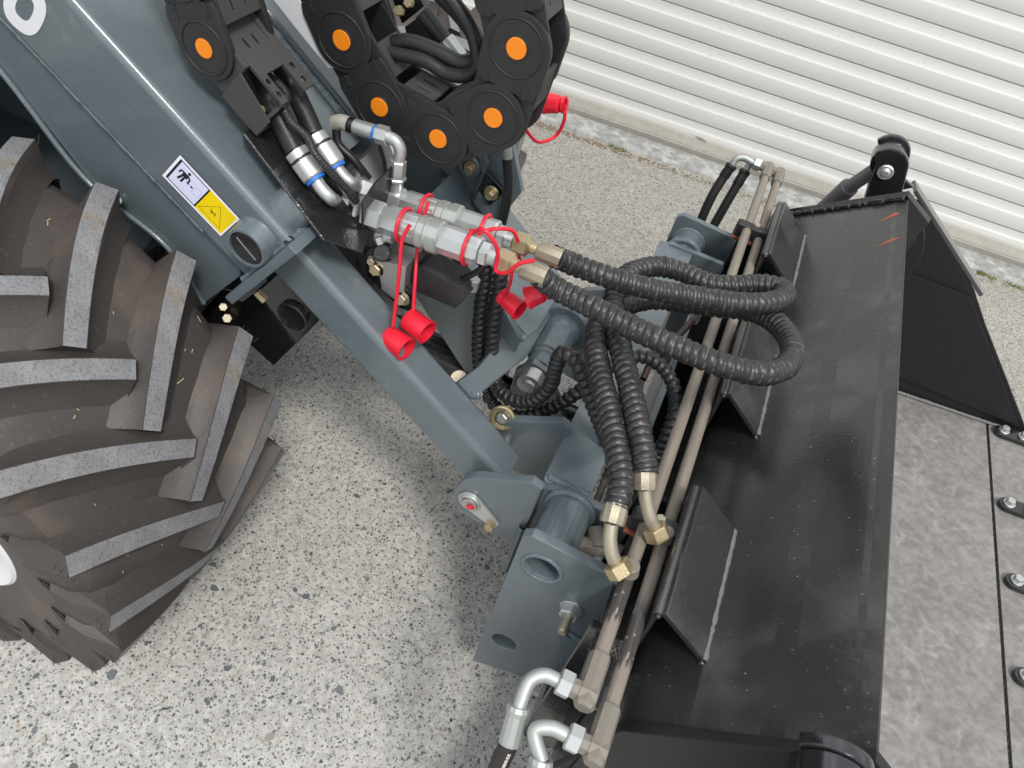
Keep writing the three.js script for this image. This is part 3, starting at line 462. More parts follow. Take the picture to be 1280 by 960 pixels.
// ---- chassis behind and below the arms, plus unseen body added for its shade
{
  const ch = part(loader, 'chassis_plate', plateXY([[-2.2, 0.18], [-2.2, 1.2], [-1.70, 1.2], [-1.62, 0.18]], -0.80, -0.815, 0.002), P.grey);
  part(loader, 'chassis_plate', plateXY([[-2.2, 0.18], [-2.2, 1.2], [-1.3, 1.2], [-0.95, 0.86], [-0.75, 0.60], [-0.75, 0.40], [-0.84, 0.22]], -1.20, -1.215, 0.002), P.grey);
  part(loader, 'added_belly_plate', box([-1.55, 0.26, -1.0], [1.44, 0.02, 0.52], 0.004), P.grey);  // added low down to darken the ground under the machine
  part(loader, 'front_cover', slab([[-1.02, 0.30, -0.93], [-0.86, 0.62, -0.93], [-0.86, 0.62, -1.20], [-1.02, 0.30, -1.20]], 0.012, 0.002), P.grey);
  part(loader, 'added_engine_hood', box([-2.15, 0.98, -1.0], [1.35, 0.70, 0.95], 0.08), P.grey);  // out of view, added to block sky light behind the arms
  for (const z of [-0.48, -1.52]) part(loader, 'mudguard', plateXY([...arc(-0.864, 0.385, 0.50, 1.9, 3.1, 14), ...arc(-0.864, 0.385, 0.52, 3.1, 1.9, 14)], z - 0.19, z + 0.19, 0.003), P.sheet);
  // cab behind the arms, outside the view; added so the bucket back mirrors a dark bulk
  const cab = part(loader, 'cab', [box([-1.85, 0.86, -1.0], [1.05, 0.50, 0.86], 0.05)], P.grey, loader, { label: 'dark cab behind the arms, unseen and added for its reflection' });
  part(loader, 'cab_roof', box([-1.80, 2.34, -1.0], [1.25, 0.10, 1.00], 0.045), P.sheet, cab);
  for (const x of [-1.30, -2.34]) for (const z of [-0.60, -1.40]) part(loader, 'cab_post', box([x, 1.70, z], [0.07, 1.22, 0.07], 0.02), P.sheet, cab);
  const tint = new THREE.MeshPhysicalMaterial({ color: lin(0.03, 0.035, 0.035), roughness: 0.08, transmission: 0.35, thickness: 0 });
  part(loader, 'windscreen', box([-1.295, 1.70, -1.0], [0.008, 1.16, 0.73], 0.001), tint, cab);
  for (const z of [-0.60, -1.40]) part(loader, 'side_window', box([-1.82, 1.70, z], [0.97, 1.16, 0.008], 0.001), tint, cab);
  part(loader, 'seat', [box([-1.95, 1.20, -1.0], [0.42, 0.14, 0.48], 0.05), box([-2.15, 1.50, -1.0], [0.12, 0.60, 0.46], 0.05)], P.matt, cab);
  part(loader, 'axle_beam', cyl([-0.864, 0.385, -0.60], [-0.864, 0.385, -1.42], 0.07, 0.07, 24), P.sheet);
  // black hinge block under the collar
  const hb = part(loader, 'hinge_block', plateXY([[-0.686, 0.484, -0.750], [-0.623, 0.584, -0.750], [-0.557, 0.609, -0.750], [-0.490, 0.536, -0.750], [-0.535, 0.457, -0.750], [-0.587, 0.487, -0.750], [-0.683, 0.452, -0.750]].map(p => [p[0], p[1]]), -0.70, -0.80, 0.004), P.gloss);
  const hp = [-0.494, 0.595, -0.700]; part(loader, 'hinge_pin', lathe(add(hp, [0, 0, -0.01]), add(hp, [0, 0, 1]), [[0, 0.026], [0.012, 0.026], [0.014, 0.024], [0.012, 0.020], [0.008, 0]], 30), P.sheet, hb);
  part(loader, 'hinge_bolt', hex([-0.624, 0.545, -0.700], [-0.615, 0.558, -0.690], 0.007), P.crimp, hb);
  part(loader, 'hinge_bolt', hex([-0.619, 0.523, -0.700], [-0.610, 0.536, -0.690], 0.008), P.crimp, hb);
  // far front frame beside the far wheel
  const ff = part(loader, 'frame_plate', plateXY([[-0.509, 0.726, -1.045], [-0.313, 0.803, -1.045], [-0.279, 0.726, -1.045], [-0.306, 0.657, -1.045], [-0.397, 0.588, -1.045], [-0.497, 0.592, -1.045]].map(p => [p[0], p[1]]), -1.045, -1.058, 0.002), P.grey);
  part(loader, 'frame_rib', slab([[-0.427, 0.723, -1.032], [-0.408, 0.729, -1.032], [-0.380, 0.702, -1.032], [-0.372, 0.673, -1.032], [-0.381, 0.669, -1.032], [-0.390, 0.691, -1.032]], 0.012, 0.001), P.grey, ff);
  part(loader, 'frame_rib', slab([[-0.364, 0.774, -1.030], [-0.352, 0.775, -1.030], [-0.342, 0.757, -1.030], [-0.345, 0.734, -1.030], [-0.354, 0.682, -1.030], [-0.359, 0.682, -1.030], [-0.349, 0.740, -1.030]], 0.012, 0.001), P.grey, ff);
  const cr = [-0.373, 0.743, -1.032]; part(loader, 'rope_eye', ring(cr, [0, 0, 1], 0.016, 0.005, 24), P.grey, ff);
  part(loader, 'frame_flange', slab([[-0.354, 0.686, -1.022], [-0.338, 0.750, -1.022], [-0.302, 0.729, -1.022], [-0.297, 0.696, -1.022], [-0.304, 0.660, -1.022]], 0.010, 0.002), P.sheet, ff);
  part(loader, 'frame_gusset', slab([[-0.350, 0.691, -1.015], [-0.345, 0.712, -1.015], [-0.297, 0.674, -1.015], [-0.304, 0.660, -1.015]], 0.014, 0.002), P.grey, ff);
  part(loader, 'frame_gusset', slab([[-0.320, 0.696, -1.015], [-0.300, 0.732, -1.015], [-0.296, 0.700, -1.015], [-0.300, 0.666, -1.015]], 0.010, 0.002), P.grey, ff);
  for (const q of [[-0.369, 0.742, -1.030], [-0.321, 0.722, -1.015]]) part(loader, 'frame_bolt', [hex(q, add(q, [0, 0, 0.012]), 0.0085), cyl(add(q, [0, 0, -0.003]), add(q, [0, 0, 0.002]), 0.013, 0.013, 16)], P.brass, ff);
  const gt = [-0.407, 0.683, -1.022]; part(loader, 'grey_tab', slab([add(gt, [-0.02, 0.01, 0]), add(gt, [-0.006, 0.024, 0]), add(gt, [0.012, 0.008, 0]), add(gt, [0.022, -0.016, 0]), add(gt, [-0.012, -0.008, 0])], 0.01, 0.003), P.grey, ff);
}
// ---- coupler: cross beam, side plates, stub tubes, ears
{
  const beam = part(loader, 'coupler_beam', plateXY([[-0.046, 0.36], [0.027, 0.36], [0.027, 0.524], [-0.046, 0.524]], -1.390, -0.672, 0.010), P.grey, loader, { label: 'cross beam of the tool coupler' });
  part(loader, 'coupler_back', box([0.075, 0.30, -1.0], [0.014, 0.36, 0.86], 0.002), P.grey, beam);
  const nearPl = (z0, z1, z2, zs, lab) => {
    const pl = part(loader, 'side_plate', plateXY([[-0.038, 0.113], [0.124, 0.178], [0.115, 0.36], [0.106, 0.551], [0.098, 0.556], [-0.024, 0.563], [-0.036, 0.552]], z0, z1, 0.0025, [[[0.008, 0.504], 0.0255], [[0, 0.238], 0.021]]), P.grey, beam, { label: lab });
    part(loader, 'stub_tube', [lathe([0.008, 0.504, Math.max(z1, z2) + (z2 < z1 ? 0.001 : -0.0)], [0.008, 0.504, Math.min(z1, z2)], [[0, 0.026], [0, 0.0345], [Math.abs(z2 - z1), 0.0345], [Math.abs(z2 - z1), 0.026], [0, 0.026]], 40)], P.grey, beam);
    part(loader, 'inner_plate', plateXY([[-0.045, 0.20], [0.100, 0.22], [0.100, 0.518], [0.094, 0.530], [-0.02, 0.530], [-0.047, 0.515]], z2, zs, 0.0025), P.grey, beam);
    part(loader, 'tube_weld', [ring([0.008, 0.504, z2 + (z1 > z2 ? 0.003 : -0.003)], [0, 0, 1], 0.036, 0.0055, 40), ring([0.008, 0.504, z1 + (z1 > z2 ? -0.002 : 0.002)], [0, 0, 1], 0.0345, 0.004, 40), ring([0.006, 0.500, z0 + (z1 > z2 ? 0.0 : 0.0)], [0, 0, 1], 0.0285, 0.0035, 40)], P.weld, beam);
    return pl;
  };
  nearPl(-0.550, -0.566, -0.662, -0.676, 'near side plate of the coupler with two round holes');
  nearPl(-1.458, -1.442, -1.388, -1.374, 'far side plate of the coupler');
  part(loader, 'hole_liner', lathe([0, 0.238, -0.560], [0, 0.238, -0.7], [[0, 0.0205], [0.03, 0.0205], [0.03, 0]], 28), P.grey, beam);
  part(loader, 'beam_weld', bead([-0.04, 0.527, -0.680], [0.025, 0.527, -0.680], 0.005, 0.25, 21), P.weld, beam);
  // gusset triangle and stop bolt on the near plate
  part(loader, 'plate_gusset', [slab([[0.066, 0.372, -0.546], [0.121, 0.250, -0.512], [0.121, 0.362, -0.546]], 0.006, 0.001), slab([[0.066, 0.372, -0.552], [0.066, 0.372, -0.543], [0.121, 0.250, -0.509], [0.121, 0.250, -0.552]], 0.004, 0.001)], P.grey, beam);
  part(loader, 'gusset_weld', bead([0.066, 0.374, -0.547], [0.120, 0.361, -0.547], 0.0045, 0.6, 22), P.weld, beam);
  const sb = [0.068, 0.438, -0.550];
  part(loader, 'stop_bolt', [lathe(sb, add(sb, [0, 0, 1]), [[0.012, 0.0075], [0.040, 0.0075], [0.043, 0.006], [0.043, 0]], 20)], P.crimp, beam);
  part(loader, 'stop_nut', [hex(add(sb, [0, 0, 0.002]), add(sb, [0, 0, 0.016]), 0.0155), cyl(sb, add(sb, [0, 0, 0.0025]), 0.0175, 0.0175, 24, 0.0005)], P.zinc, beam);
  // ears that carry the arm pins
  const ear = (z0, z1) => plateXY([[-0.164, 0.413, -0.640], [-0.166, 0.453, -0.640], [-0.156, 0.485, -0.640], [-0.137, 0.503, -0.640], [-0.058, 0.550, -0.640], [-0.040, 0.543, -0.640], [-0.040, 0.461, -0.640], [-0.049, 0.375, -0.640], [-0.097, 0.385, -0.640], [-0.150, 0.395, -0.640]].map(p => [p[0], p[1]]), z0, z1, 0.003);
  for (const [a, b] of [[-0.640, -0.656], [-0.768, -0.784], [-1.030, -1.046], [-1.150, -1.166]]) part(loader, 'pin_ear', ear(a, b), P.grey, beam);
  part(loader, 'ear_weld', bead([-0.046, 0.295, -0.638], [-0.046, 0.44, -0.638], 0.005, 0.4, 25), P.weld, beam);
  const pc = [-0.136, 0.442, -0.640];
  part(loader, 'arm_pin', [lathe(add(pc, [0, 0, -0.14]), add(pc, [0, 0, 1]), [[0, 0.013], [0.142, 0.013], [0.150, 0.012], [0.150, 0]], 24)], P.steel, beam);
  part(loader, 'pin_keeper', [plateXY([...arc(pc[0], pc[1], 0.021, 1.2, 4.4, 10), [pc[0] + 0.041, pc[1] - 0.037], [pc[0] + 0.050, pc[1] - 0.034], [pc[0] + 0.054, pc[1] - 0.022]], -0.6395, -0.6345, 0.001)], P.zinc, beam);
  part(loader, 'pin_ring', ring(add(pc, [0, 0, 0.006]), [0, 0, 1], 0.0155, 0.0028), P.pale, beam);
  part(loader, 'pin_cap', cyl(add(pc, [0.003, -0.003, 0.009]), add(pc, [0.004, -0.005, 0.013]), 0.0075, 0.006, 14), P.red, beam);
  part(loader, 'keeper_bolt', hex(add(pc, [0.042, -0.027, 0.0055]), add(pc, [0.042, -0.027, 0.018]), 0.0085), P.brass, beam);
  // locking lever stub beside the pipes
  const lk = [0.085, 0.478, -0.640];
  part(loader, 'lock_spring', [cyl(add(lk, [-0.045, 0.0, 0.014]), add(lk, [0.02, 0.0, -0.004]), 0.014, 0.014, 20), cyl(add(lk, [-0.015, 0.002, 0.006]), add(lk, [-0.03, 0.012, -0.02]), 0.017, 0.014, 20)], P.tube, beam);
  part(loader, 'lock_nut', hex(add(lk, [-0.058, 0.0, 0.017]), add(lk, [-0.046, 0.0, 0.014]), 0.0105), P.zinc, beam);
  part(loader, 'coupler_rod', [cyl([0.045, 0.42, -0.72], [0.030, 0.42, -1.30], 0.006, 0.006, 12)], P.tube, beam);
}
// ---- black sheet tray on the arm that carries the couplings
{
  const t = part(loader, 'coupling_tray', slab([[-0.551, 0.885, -0.691], [-0.425, 0.790, -0.674], [-0.388, 0.762, -0.710], [-0.399, 0.770, -0.749], [-0.560, 0.891, -0.772]], 0.003, 0.001), P.sheet, loader, { label: 'black folded sheet tray on top of the near arm' });
  part(loader, 'tray_edge', slab([[-0.550, 0.886, -0.689], [-0.424, 0.791, -0.672], [-0.441, 0.766, -0.699], [-0.572, 0.865, -0.716]], 0.003, 0.0003), P.sheet, t);
  part(loader, 'tray_bulkhead', slab([[-0.403, 0.728, -0.742], [-0.403, 0.826, -0.734], [-0.403, 0.838, -0.765], [-0.403, 0.842, -0.845], [-0.403, 0.728, -0.855]], 0.003, 0.001), P.sheet, t);
  for (const [u, s] of [[0, 0], [1, 0]]) part(loader, 'tray_screw', lathe(u ? [-0.557, 0.894, -0.745] : [-0.554, 0.892, -0.720], u ? [-0.545, 0.905, -0.730] : [-0.542, 0.903, -0.705], [[0, 0.006], [0.002, 0.0055], [0.004, 0.003], [0.0045, 0]], 14), P.zinc, t);
  // black bracket plate hanging below the couplings, bolts and knob
  const b = part(loader, 'valve_bracket', slab([[-0.409, 0.730, -0.755], [-0.381, 0.752, -0.755], [-0.321, 0.675, -0.755], [-0.321, 0.652, -0.755], [-0.344, 0.651, -0.755], [-0.403, 0.684, -0.755]], 0.004, 0.001), P.gloss);
  for (const [q, r, m] of [[[-0.392, 0.721, -0.752], 0.006, P.crimp], [[-0.385, 0.709, -0.752], 0.009, P.brass], [[-0.340, 0.675, -0.752], 0.009, P.crimp]]) part(loader, 'bracket_bolt', [hex(q, add(q, [0, 0.002, 0.009]), r), cyl(add(q, [0, 0, -0.001]), add(q, [0, 0, 0.002]), r * 1.35, r * 1.35, 16, 0.0004)], m, b);
  part(loader, 'round_knob', lathe([-0.379, 0.741, -0.752], [-0.353, 0.788, -0.700], [[0, 0.013], [0.006, 0.013], [0.008, 0.011], [0.008, 0]], 24), P.sheet, b);
  part(loader, 'hose_clip', [cyl([-0.394, 0.762, -0.760], [-0.367, 0.767, -0.760], 0.008, 0.008, 16), hex([-0.386, 0.767, -0.750], [-0.381, 0.758, -0.750], 0.007)], P.zinc, b);
  // solenoid valve: pale block, black coil, screws, wire
  const v = part(loader, 'solenoid_valve', slab([[-0.386, 0.727, -0.800], [-0.339, 0.736, -0.800], [-0.338, 0.661, -0.800], [-0.375, 0.674, -0.800]], -0.05, 0.003), P.steel, loader, { label: 'solenoid valve block under the couplings' });
  part(loader, 'valve_stud', cyl([-0.357, 0.662, -0.790], [-0.324, 0.695, -0.790], 0.006, 0.006, 12), P.zinc, v);
  part(loader, 'coil', slab([[-0.337, 0.720, -0.810], [-0.322, 0.736, -0.810], [-0.262, 0.727, -0.810], [-0.249, 0.712, -0.810], [-0.262, 0.684, -0.810], [-0.333, 0.684, -0.810]], -0.045, 0.004), P.plastic, v);
  part(loader, 'coil_nut', hex([-0.253, 0.702, -0.800], [-0.252, 0.723, -0.800], 0.009), P.zinc, v);
  part(loader, 'wire', tube([[-0.311, 0.688, -0.800], [-0.288, 0.704, -0.790], [-0.258, 0.735, -0.785], [-0.239, 0.763, -0.785], [-0.236, 0.777, -0.790]], 0.0045), P.hose, v);
  part(loader, 'red_wire', [tube([[-0.325, 0.706, -0.795], [-0.323, 0.698, -0.790], [-0.316, 0.692, -0.790], [-0.306, 0.693, -0.790]], 0.0022), tube([[-0.297, 0.694, -0.790], [-0.287, 0.698, -0.790], [-0.286, 0.694, -0.800]], 0.0022)], P.red, v);
}

// ================================================================ CABLE CHAINS
function linkGeos(Pp, w) {
  const r = Pp * 0.465, out = { plate: [], bars: [], rings: [], caps: [] };
  const mkPlate = (z0, z1, s) => {
    // lower half layer (runs under the disc of the link before)
    const n1 = [...arc(0, 0, r * 0.97, Math.PI / 2, Math.PI * 1.5, 16), [Pp * 0.62, -r * 0.97], [Pp * 0.62, r * 0.97]];
    const n2 = [[Pp * 0.42, r * 0.90], [Pp * 0.42, -r * 0.90], [Pp * 0.55, -r], ...arc(Pp, 0, r, -Math.PI / 2, Math.PI / 2, 20), [Pp * 0.55, r]];
    return [plateXY(n1, z0 - s * 0.005, z1, 0.0012), plateXY(n2, z0, z1 + s * 0.001, 0.0015)];
  };
  out.plate.push(...mkPlate(0, -0.010, 1), ...mkPlate(-w, -w + 0.010, -1));
  out.plate.push(box([Pp * 0.50, r * 0.62, 0.0002], [0.016, 0.008, 0.0016], 0.0004), box([Pp * 0.50, -r * 0.62, 0.0002], [0.016, 0.008, 0.0016], 0.0004));
  out.rings.push(ring([Pp, 0, 0.0003], [0, 0, 1], r * 0.80, 0.0013, 40), ring([Pp, 0, 0.0001], [0, 0, 1], r * 0.335, 0.0009, 30));
  out.caps.push(cyl([Pp, 0, -0.002], [Pp, 0, 0.0013], r * 0.31, r * 0.30, 32, 0.0006));
  // crossbars with their slots
  for (const s of [1, -1]) {
    const y = s * r * 0.88, sh = new THREE.Shape([[Pp * 0.26, -w + 0.009], [Pp * 0.74, -w + 0.009], [Pp * 0.74, -0.009], [Pp * 0.26, -0.009]].map(p => new THREE.Vector2(...p)));
    for (const z of [-w * 0.36, -w * 0.64]) { const h = new THREE.Path([[Pp * 0.38, z - 0.0022], [Pp * 0.62, z - 0.0022], [Pp * 0.62, z + 0.0022], [Pp * 0.38, z + 0.0022]].map(p => new THREE.Vector2(...p))); sh.holes.push(h); }
    const g = new THREE.ExtrudeGeometry(sh, { depth: 0.0045, bevelEnabled: true, bevelSize: 0.0006, bevelThickness: 0.0006, bevelSegments: 1 }); g.rotateX(Math.PI / 2); g.translate(0, y + (s > 0 ? 0.0022 : 0.0022), 0);
    // shape y became world z after the turn
    g.scale(1, 1, 1); out.bars.push([g]);
  }
  return out;
}
function chain(joints, z, w, label, capFrom, name = 'cable_chain') {
  const t = thing(name, label, 'cable chain', [joints[1][0], joints[1][1], z - w / 2], null);
  const Pp = joints.slice(1).reduce((s, j, i) => s + Math.hypot(j[0] - joints[i][0], j[1] - joints[i][1]), 0) / (joints.length - 1);
  const L = linkGeos(Pp, w), G = { p: boxUV(merge(L.plate)), b: L.bars.map(q => boxUV(merge(q))), r: boxUV(merge(L.rings)), c: boxUV(merge(L.caps)) };
  for (let i = 0; i < joints.length - 1; i++) {
    const [x, y] = joints[i], [x2, y2] = joints[i + 1];
    const m = new THREE.Mesh(G.p, P.plastic); m.name = 'link'; m.position.set(x - t.position.x, y - t.position.y, z - t.position.z); m.rotation.z = Math.atan2(y2 - y, x2 - x); t.add(m);
    const kid = (g, mat, n) => { const q = new THREE.Mesh(g, mat); q.name = n; q.castShadow = q.receiveShadow = true; m.add(q); };
    G.b.forEach(q => kid(q, P.crossbar, 'crossbar')); kid(G.r, P.plastic, 'disc_ring'); kid(G.c, P.orange, 'orange_cap'); m.castShadow = m.receiveShadow = true;
  }
  return t;
}
{
  const zc = -0.86;
  const j = [[-0.516, 0.960, -0.860], [-0.456, 0.890, -0.860], [-0.363, 0.877, -0.860], [-0.287, 0.939, -0.860], [-0.277, 1.033, -0.860]].map(p => [p[0], p[1]]);
  const pre1 = [j[0][0] - 0.048, j[0][1] + 0.081], pre2 = [pre1[0] - 0.052, pre1[1] + 0.078], post1 = [j[4][0] - 0.038, j[4][1] + 0.086], post2 = [post1[0] - 0.062, post1[1] + 0.072], post3 = [post2[0] - 0.075, post2[1] + 0.055];
  const t = chain([pre2, pre1, ...j, post1, post2, post3], zc, 0.072, 'black plastic cable chain with orange caps looping in a U above the couplings');
  // hoses lying inside the loop
  const c1 = tube([[-0.489, 0.944, -0.905], [-0.442, 0.969, -0.905], [-0.400, 0.971, -0.905], [-0.361, 0.969, -0.905], [-0.342, 0.983, -0.905], [-0.348, 1.006, -0.905], [-0.374, 1.027, -0.905], [-0.410, 1.045, -0.905], [-0.464, 1.073, -0.905]], 0.0105, 90);
  single('cable_hose', c1, P.hose, 'smooth black hose making the upper loop inside the cable chain', 'hose', [-0.342, 0.983, -0.905]);
  const c2 = tube([[-0.463, 0.951, -0.892], [-0.410, 0.959, -0.892], [-0.374, 0.954, -0.892], [-0.347, 0.962, -0.892], [-0.335, 0.981, -0.892], [-0.349, 1.018, -0.892], [-0.380, 1.045, -0.892], [-0.435, 1.076, -0.892]], 0.0095, 90);
  single('cable_hose', c2, P.hose, 'smooth black hose making the lower loop inside the cable chain', 'hose', [-0.335, 0.981, -0.892]);
  const fb = thing('hose_fitting', 'silver crimped hose end standing inside the chain loop', 'hose fitting', [-0.397, 0.961, -0.950]);
  part(fb, 'hose', cyl([-0.447, 0.992, -0.950], [-0.409, 0.964, -0.950], 0.013, 0.013, 20), P.hose);
  part(fb, 'ferrule', cyl([-0.411, 0.965, -0.950], [-0.386, 0.947, -0.950], 0.0165, 0.0165, 28), P.zinc);
  const bk = thing('chain_bracket', 'grey and black end bracket with two bolts behind the chain loop', 'bracket', [-0.470, 0.963, -0.970]);
  part(bk, 'backing_plate', slab([[-0.489, 0.947, -0.985], [-0.467, 0.970, -0.985], [-0.418, 0.940, -0.985], [-0.439, 0.908, -0.985], [-0.481, 0.931, -0.985]], 0.004, 0.001), P.crossbar);
  part(bk, 'flange', slab([[-0.504, 0.998, -0.960], [-0.467, 1.020, -0.960], [-0.450, 0.996, -0.960], [-0.481, 0.962, -0.960]], 0.02, 0.002), P.gloss);
  for (const q of [[-0.474, 0.988, -0.940], [-0.461, 1.003, -0.940]]) part(bk, 'bolt', hex(q, add(q, [0, 0.003, 0.008]), 0.007), P.brass);
}
{
  // short chain section fixed on the near arm
  const z = -0.700, j0 = [-0.603, 0.971, -0.700], up = [j0[0] - 0.030, j0[1] + 0.078], up2 = [up[0] - 0.045, up[1] + 0.068];
  const t = chain([[up2[0], up2[1]], [up[0], up[1]], [j0[0], j0[1]]], z, 0.085, 'black plastic cable chain ending in a bolted bracket on the near arm');
  // end bracket: side cheeks, deck with slots, pocket with two bolts
  const d = unit([CA, -SA, 0]), n = [SA, CA, 0], e = (s, h, zz) => add(add([j0[0], j0[1], zz], d, s), n, h);
  const cheek = (za, zb) => { const q = [e(-0.005, 0.030, 0), e(0.045, 0.026, 0), e(0.050, -0.030, 0), e(0.0, -0.036, 0), e(-0.022, -0.028, 0), e(-0.034, 0, 0), e(-0.024, 0.024, 0)]; return plateXY(q.map(p => [p[0], p[1]]), za, zb, 0.001); };
  const br = part(t, 'end_bracket', [cheek(-0.706, -0.716), cheek(-0.770, -0.780), slab([e(0.030, 0.020, -0.716), e(0.100, 0.020, -0.716), e(0.100, 0.020, -0.728), e(0.062, 0.020, -0.728), e(0.062, 0.020, -0.762), e(0.100, 0.020, -0.762), e(0.100, 0.020, -0.785), e(-0.01, 0.020, -0.785), e(-0.01, 0.020, -0.716)], 0.006, 0.001, [[e(0.070, 0.020, -0.722), 0.0036], [e(0.088, 0.020, -0.722), 0.0036], [e(0.068, 0.020, -0.774), 0.004], [e(0.088, 0.020, -0.774), 0.004], [e(0.022, 0.020, -0.735), 0.007, 0.0022], [e(0.022, 0.020, -0.752), 0.007, 0.0022]]),
    slab([e(0.045, -0.030, -0.700), e(0.105, -0.030, -0.700), e(0.105, -0.030, -0.728), e(0.045, -0.030, -0.728)], 0.004, 0.001), slab([e(0.045, -0.030, -0.702), e(0.105, -0.030, -0.702), e(0.105, 0.004, -0.702), e(0.045, 0.020, -0.702)], 0.003, 0.001), slab([e(0.100, -0.030, -0.702), e(0.100, 0.020, -0.728), e(0.100, -0.030, -0.728)], 0.005, 0.001)], P.crossbar);
  for (const [s, zz] of [[0.084, -0.712], [0.084, -0.722]]) part(t, 'bolt_head', hex(e(s, -0.026, zz), e(s, -0.014, zz), 0.0062), P.brass, br);
}

// ================================================================ HYDRAULIC LINES ON THE ARM TRAY
// smooth hoses with bent steel ends that feed the couplings
function feedHose(pts, ferA, ferB, bend, nutA, nutB, label) {
  const t = thing('feed_hose', label, 'hose', ferA);
  part(t, 'hose', tube([...pts, ferA], 0.0130, 30, 20), P.hose);
  const L = dist(ferA, ferB), f = part(t, 'ferrule', lathe(ferA, ferB, [[0, 0.0130], [0, 0.0152], [L * 0.26, 0.0152], [L * 0.27, 0.0138], [L * 0.34, 0.0138], [L * 0.35, 0.0160], [L - 0.002, 0.0160], [L, 0.0145], [L, 0.009]], 32), P.zinc);
  part(t, 'cable_tie', lathe(mix(ferA, ferB, 0.28), ferB, [[0, 0.0135], [0, 0.0160], [0.004, 0.0160], [0.004, 0.0135]], 28), P.matt, f);
  if (label.includes('label')) { const lg = new THREE.CylinderGeometry(0.0164, 0.0164, L * 0.42, 20, 1, true, 0.2, 3.6); lg.applyQuaternion(yq(sub(ferB, ferA))); lg.translate(...mix(ferA, ferB, 0.66)); part(t, 'paper_label', lg, P.paper, f); }
  part(t, 'blue_ring', lathe(ferB, add(ferB, sub(ferB, ferA)), [[0, 0.009], [0, 0.0135], [0.002, 0.0140], [0.0045, 0.0135], [0.005, 0.009]], 28), P.blue, f);
  part(t, 'bent_tube', tube([ferB, ...bend, nutA], 0.0088, 30, 18), P.zinc);
  const q = part(t, 'swivel_nut', hex(nutA, nutB, 0.0185, 0.3), P.zinc);
  part(t, 'collar', cyl(mix(nutA, nutB, -0.35), mix(nutA, nutB, 0.1), 0.0125, 0.0135, 24), P.zinc, q);
  return t;
}
feedHose([[-0.607, 0.946, -0.769], [-0.571, 0.925, -0.753], [-0.534, 0.900, -0.737]], [-0.495, 0.870, -0.720], [-0.464, 0.847, -0.715], [[-0.451, 0.837, -0.712], [-0.440, 0.829, -0.713]], [-0.455, 0.793, -0.755], [-0.436, 0.791, -0.760], 'black hose with blue ring and bent steel end feeding the near coupling');
feedHose([[-0.613, 0.950, -0.820], [-0.572, 0.926, -0.803], [-0.531, 0.897, -0.785]], [-0.496, 0.871, -0.766], [-0.461, 0.844, -0.759], [[-0.446, 0.833, -0.758], [-0.437, 0.827, -0.760]], [-0.453, 0.790, -0.805], [-0.435, 0.783, -0.815], 'black hose with blue ring and paper label feeding the far coupling');
single('wire_conduit', spiral([[-0.580, 0.932, -0.760], [-0.560, 0.929, -0.764], [-0.531, 0.920, -0.756], [-0.518, 0.915, -0.732], [-0.502, 0.908, -0.722], [-0.480, 0.894, -0.724], [-0.464, 0.882, -0.716], [-0.446, 0.861, -0.722], [-0.429, 0.831, -0.738], [-0.420, 0.811, -0.748]], 0.0055, 0.0035, 0.0012, { m: 12, n: 5, dusty: 0.1 }), P.sleeve, 'thin black corrugated conduit snaking over the two feed hoses', 'conduit', [-0.484, 0.890, -0.730]);
// coupling bodies: socket half and plug half with knurled sleeve
function coupling(a, b, label) {
  const t = thing('quick_coupling', label, 'hydraulic coupling', a, null), L = dist(a, b), k = s => mix(a, b, s);
  part(t, 'adapter_nut', hex(k(0), k(0.03), 0.019), P.zinc);
  part(t, 'hex_body', hex(k(0.06), k(0.20), 0.0215, 0.2), P.zinc);
  const so = part(t, 'socket_body', lathe(k(0.20), k(1), [[0, 0.012], [0, 0.0195], [0.003, 0.021], [L * 0.24, 0.021], [L * 0.24, 0.0185], [L * 0.27, 0.0185]], 8), P.zinc);
  part(t, 'socket_barrel', lathe(k(0.32), k(1), [[0, 0.0195], [0.002, 0.0202], [L * 0.13, 0.0202], [L * 0.13, 0.012]], 40), P.zinc, so);
  part(t, 'locking_sleeve', lathe(k(0.45), k(1), [[0, 0.012], [0, 0.0205], [0.002, 0.0225], [L * 0.055, 0.0225], [L * 0.06, 0.0205], [L * 0.085, 0.0205], [L * 0.09, 0.0235], [L * 0.15, 0.0235], [L * 0.16, 0.0215], [L * 0.165, 0.012]], 44), P.pale);
  part(t, 'plug_body', lathe(k(0.605), k(1), [[0, 0.012], [0, 0.0195], [L * 0.02, 0.0205], [L * 0.05, 0.0205], [L * 0.055, 0.0205], [L * 0.26, 0.0205], [L * 0.275, 0.0185], [L * 0.28, 0.012]], 8), P.zinc);
  part(t, 'plug_nut', hex(k(0.885), k(0.945), 0.0175, 0.4), P.zinc);
  part(t, 'plug_neck', cyl(k(0.94), k(1.0), 0.0125, 0.0125, 24), P.zinc);
  return t;
}
const ca = [-0.425, 0.790, -0.760], cb = [-0.214, 0.807, -0.760], da = [-0.427, 0.780, -0.820], db = [-0.213, 0.798, -0.820];
coupling(ca, cb, 'silver hydraulic quick coupling nearest to the sheet tray edge, red strap looped round it');
const tee = coupling(da, db, 'silver hydraulic quick coupling with a tee and elbow fitting on top');
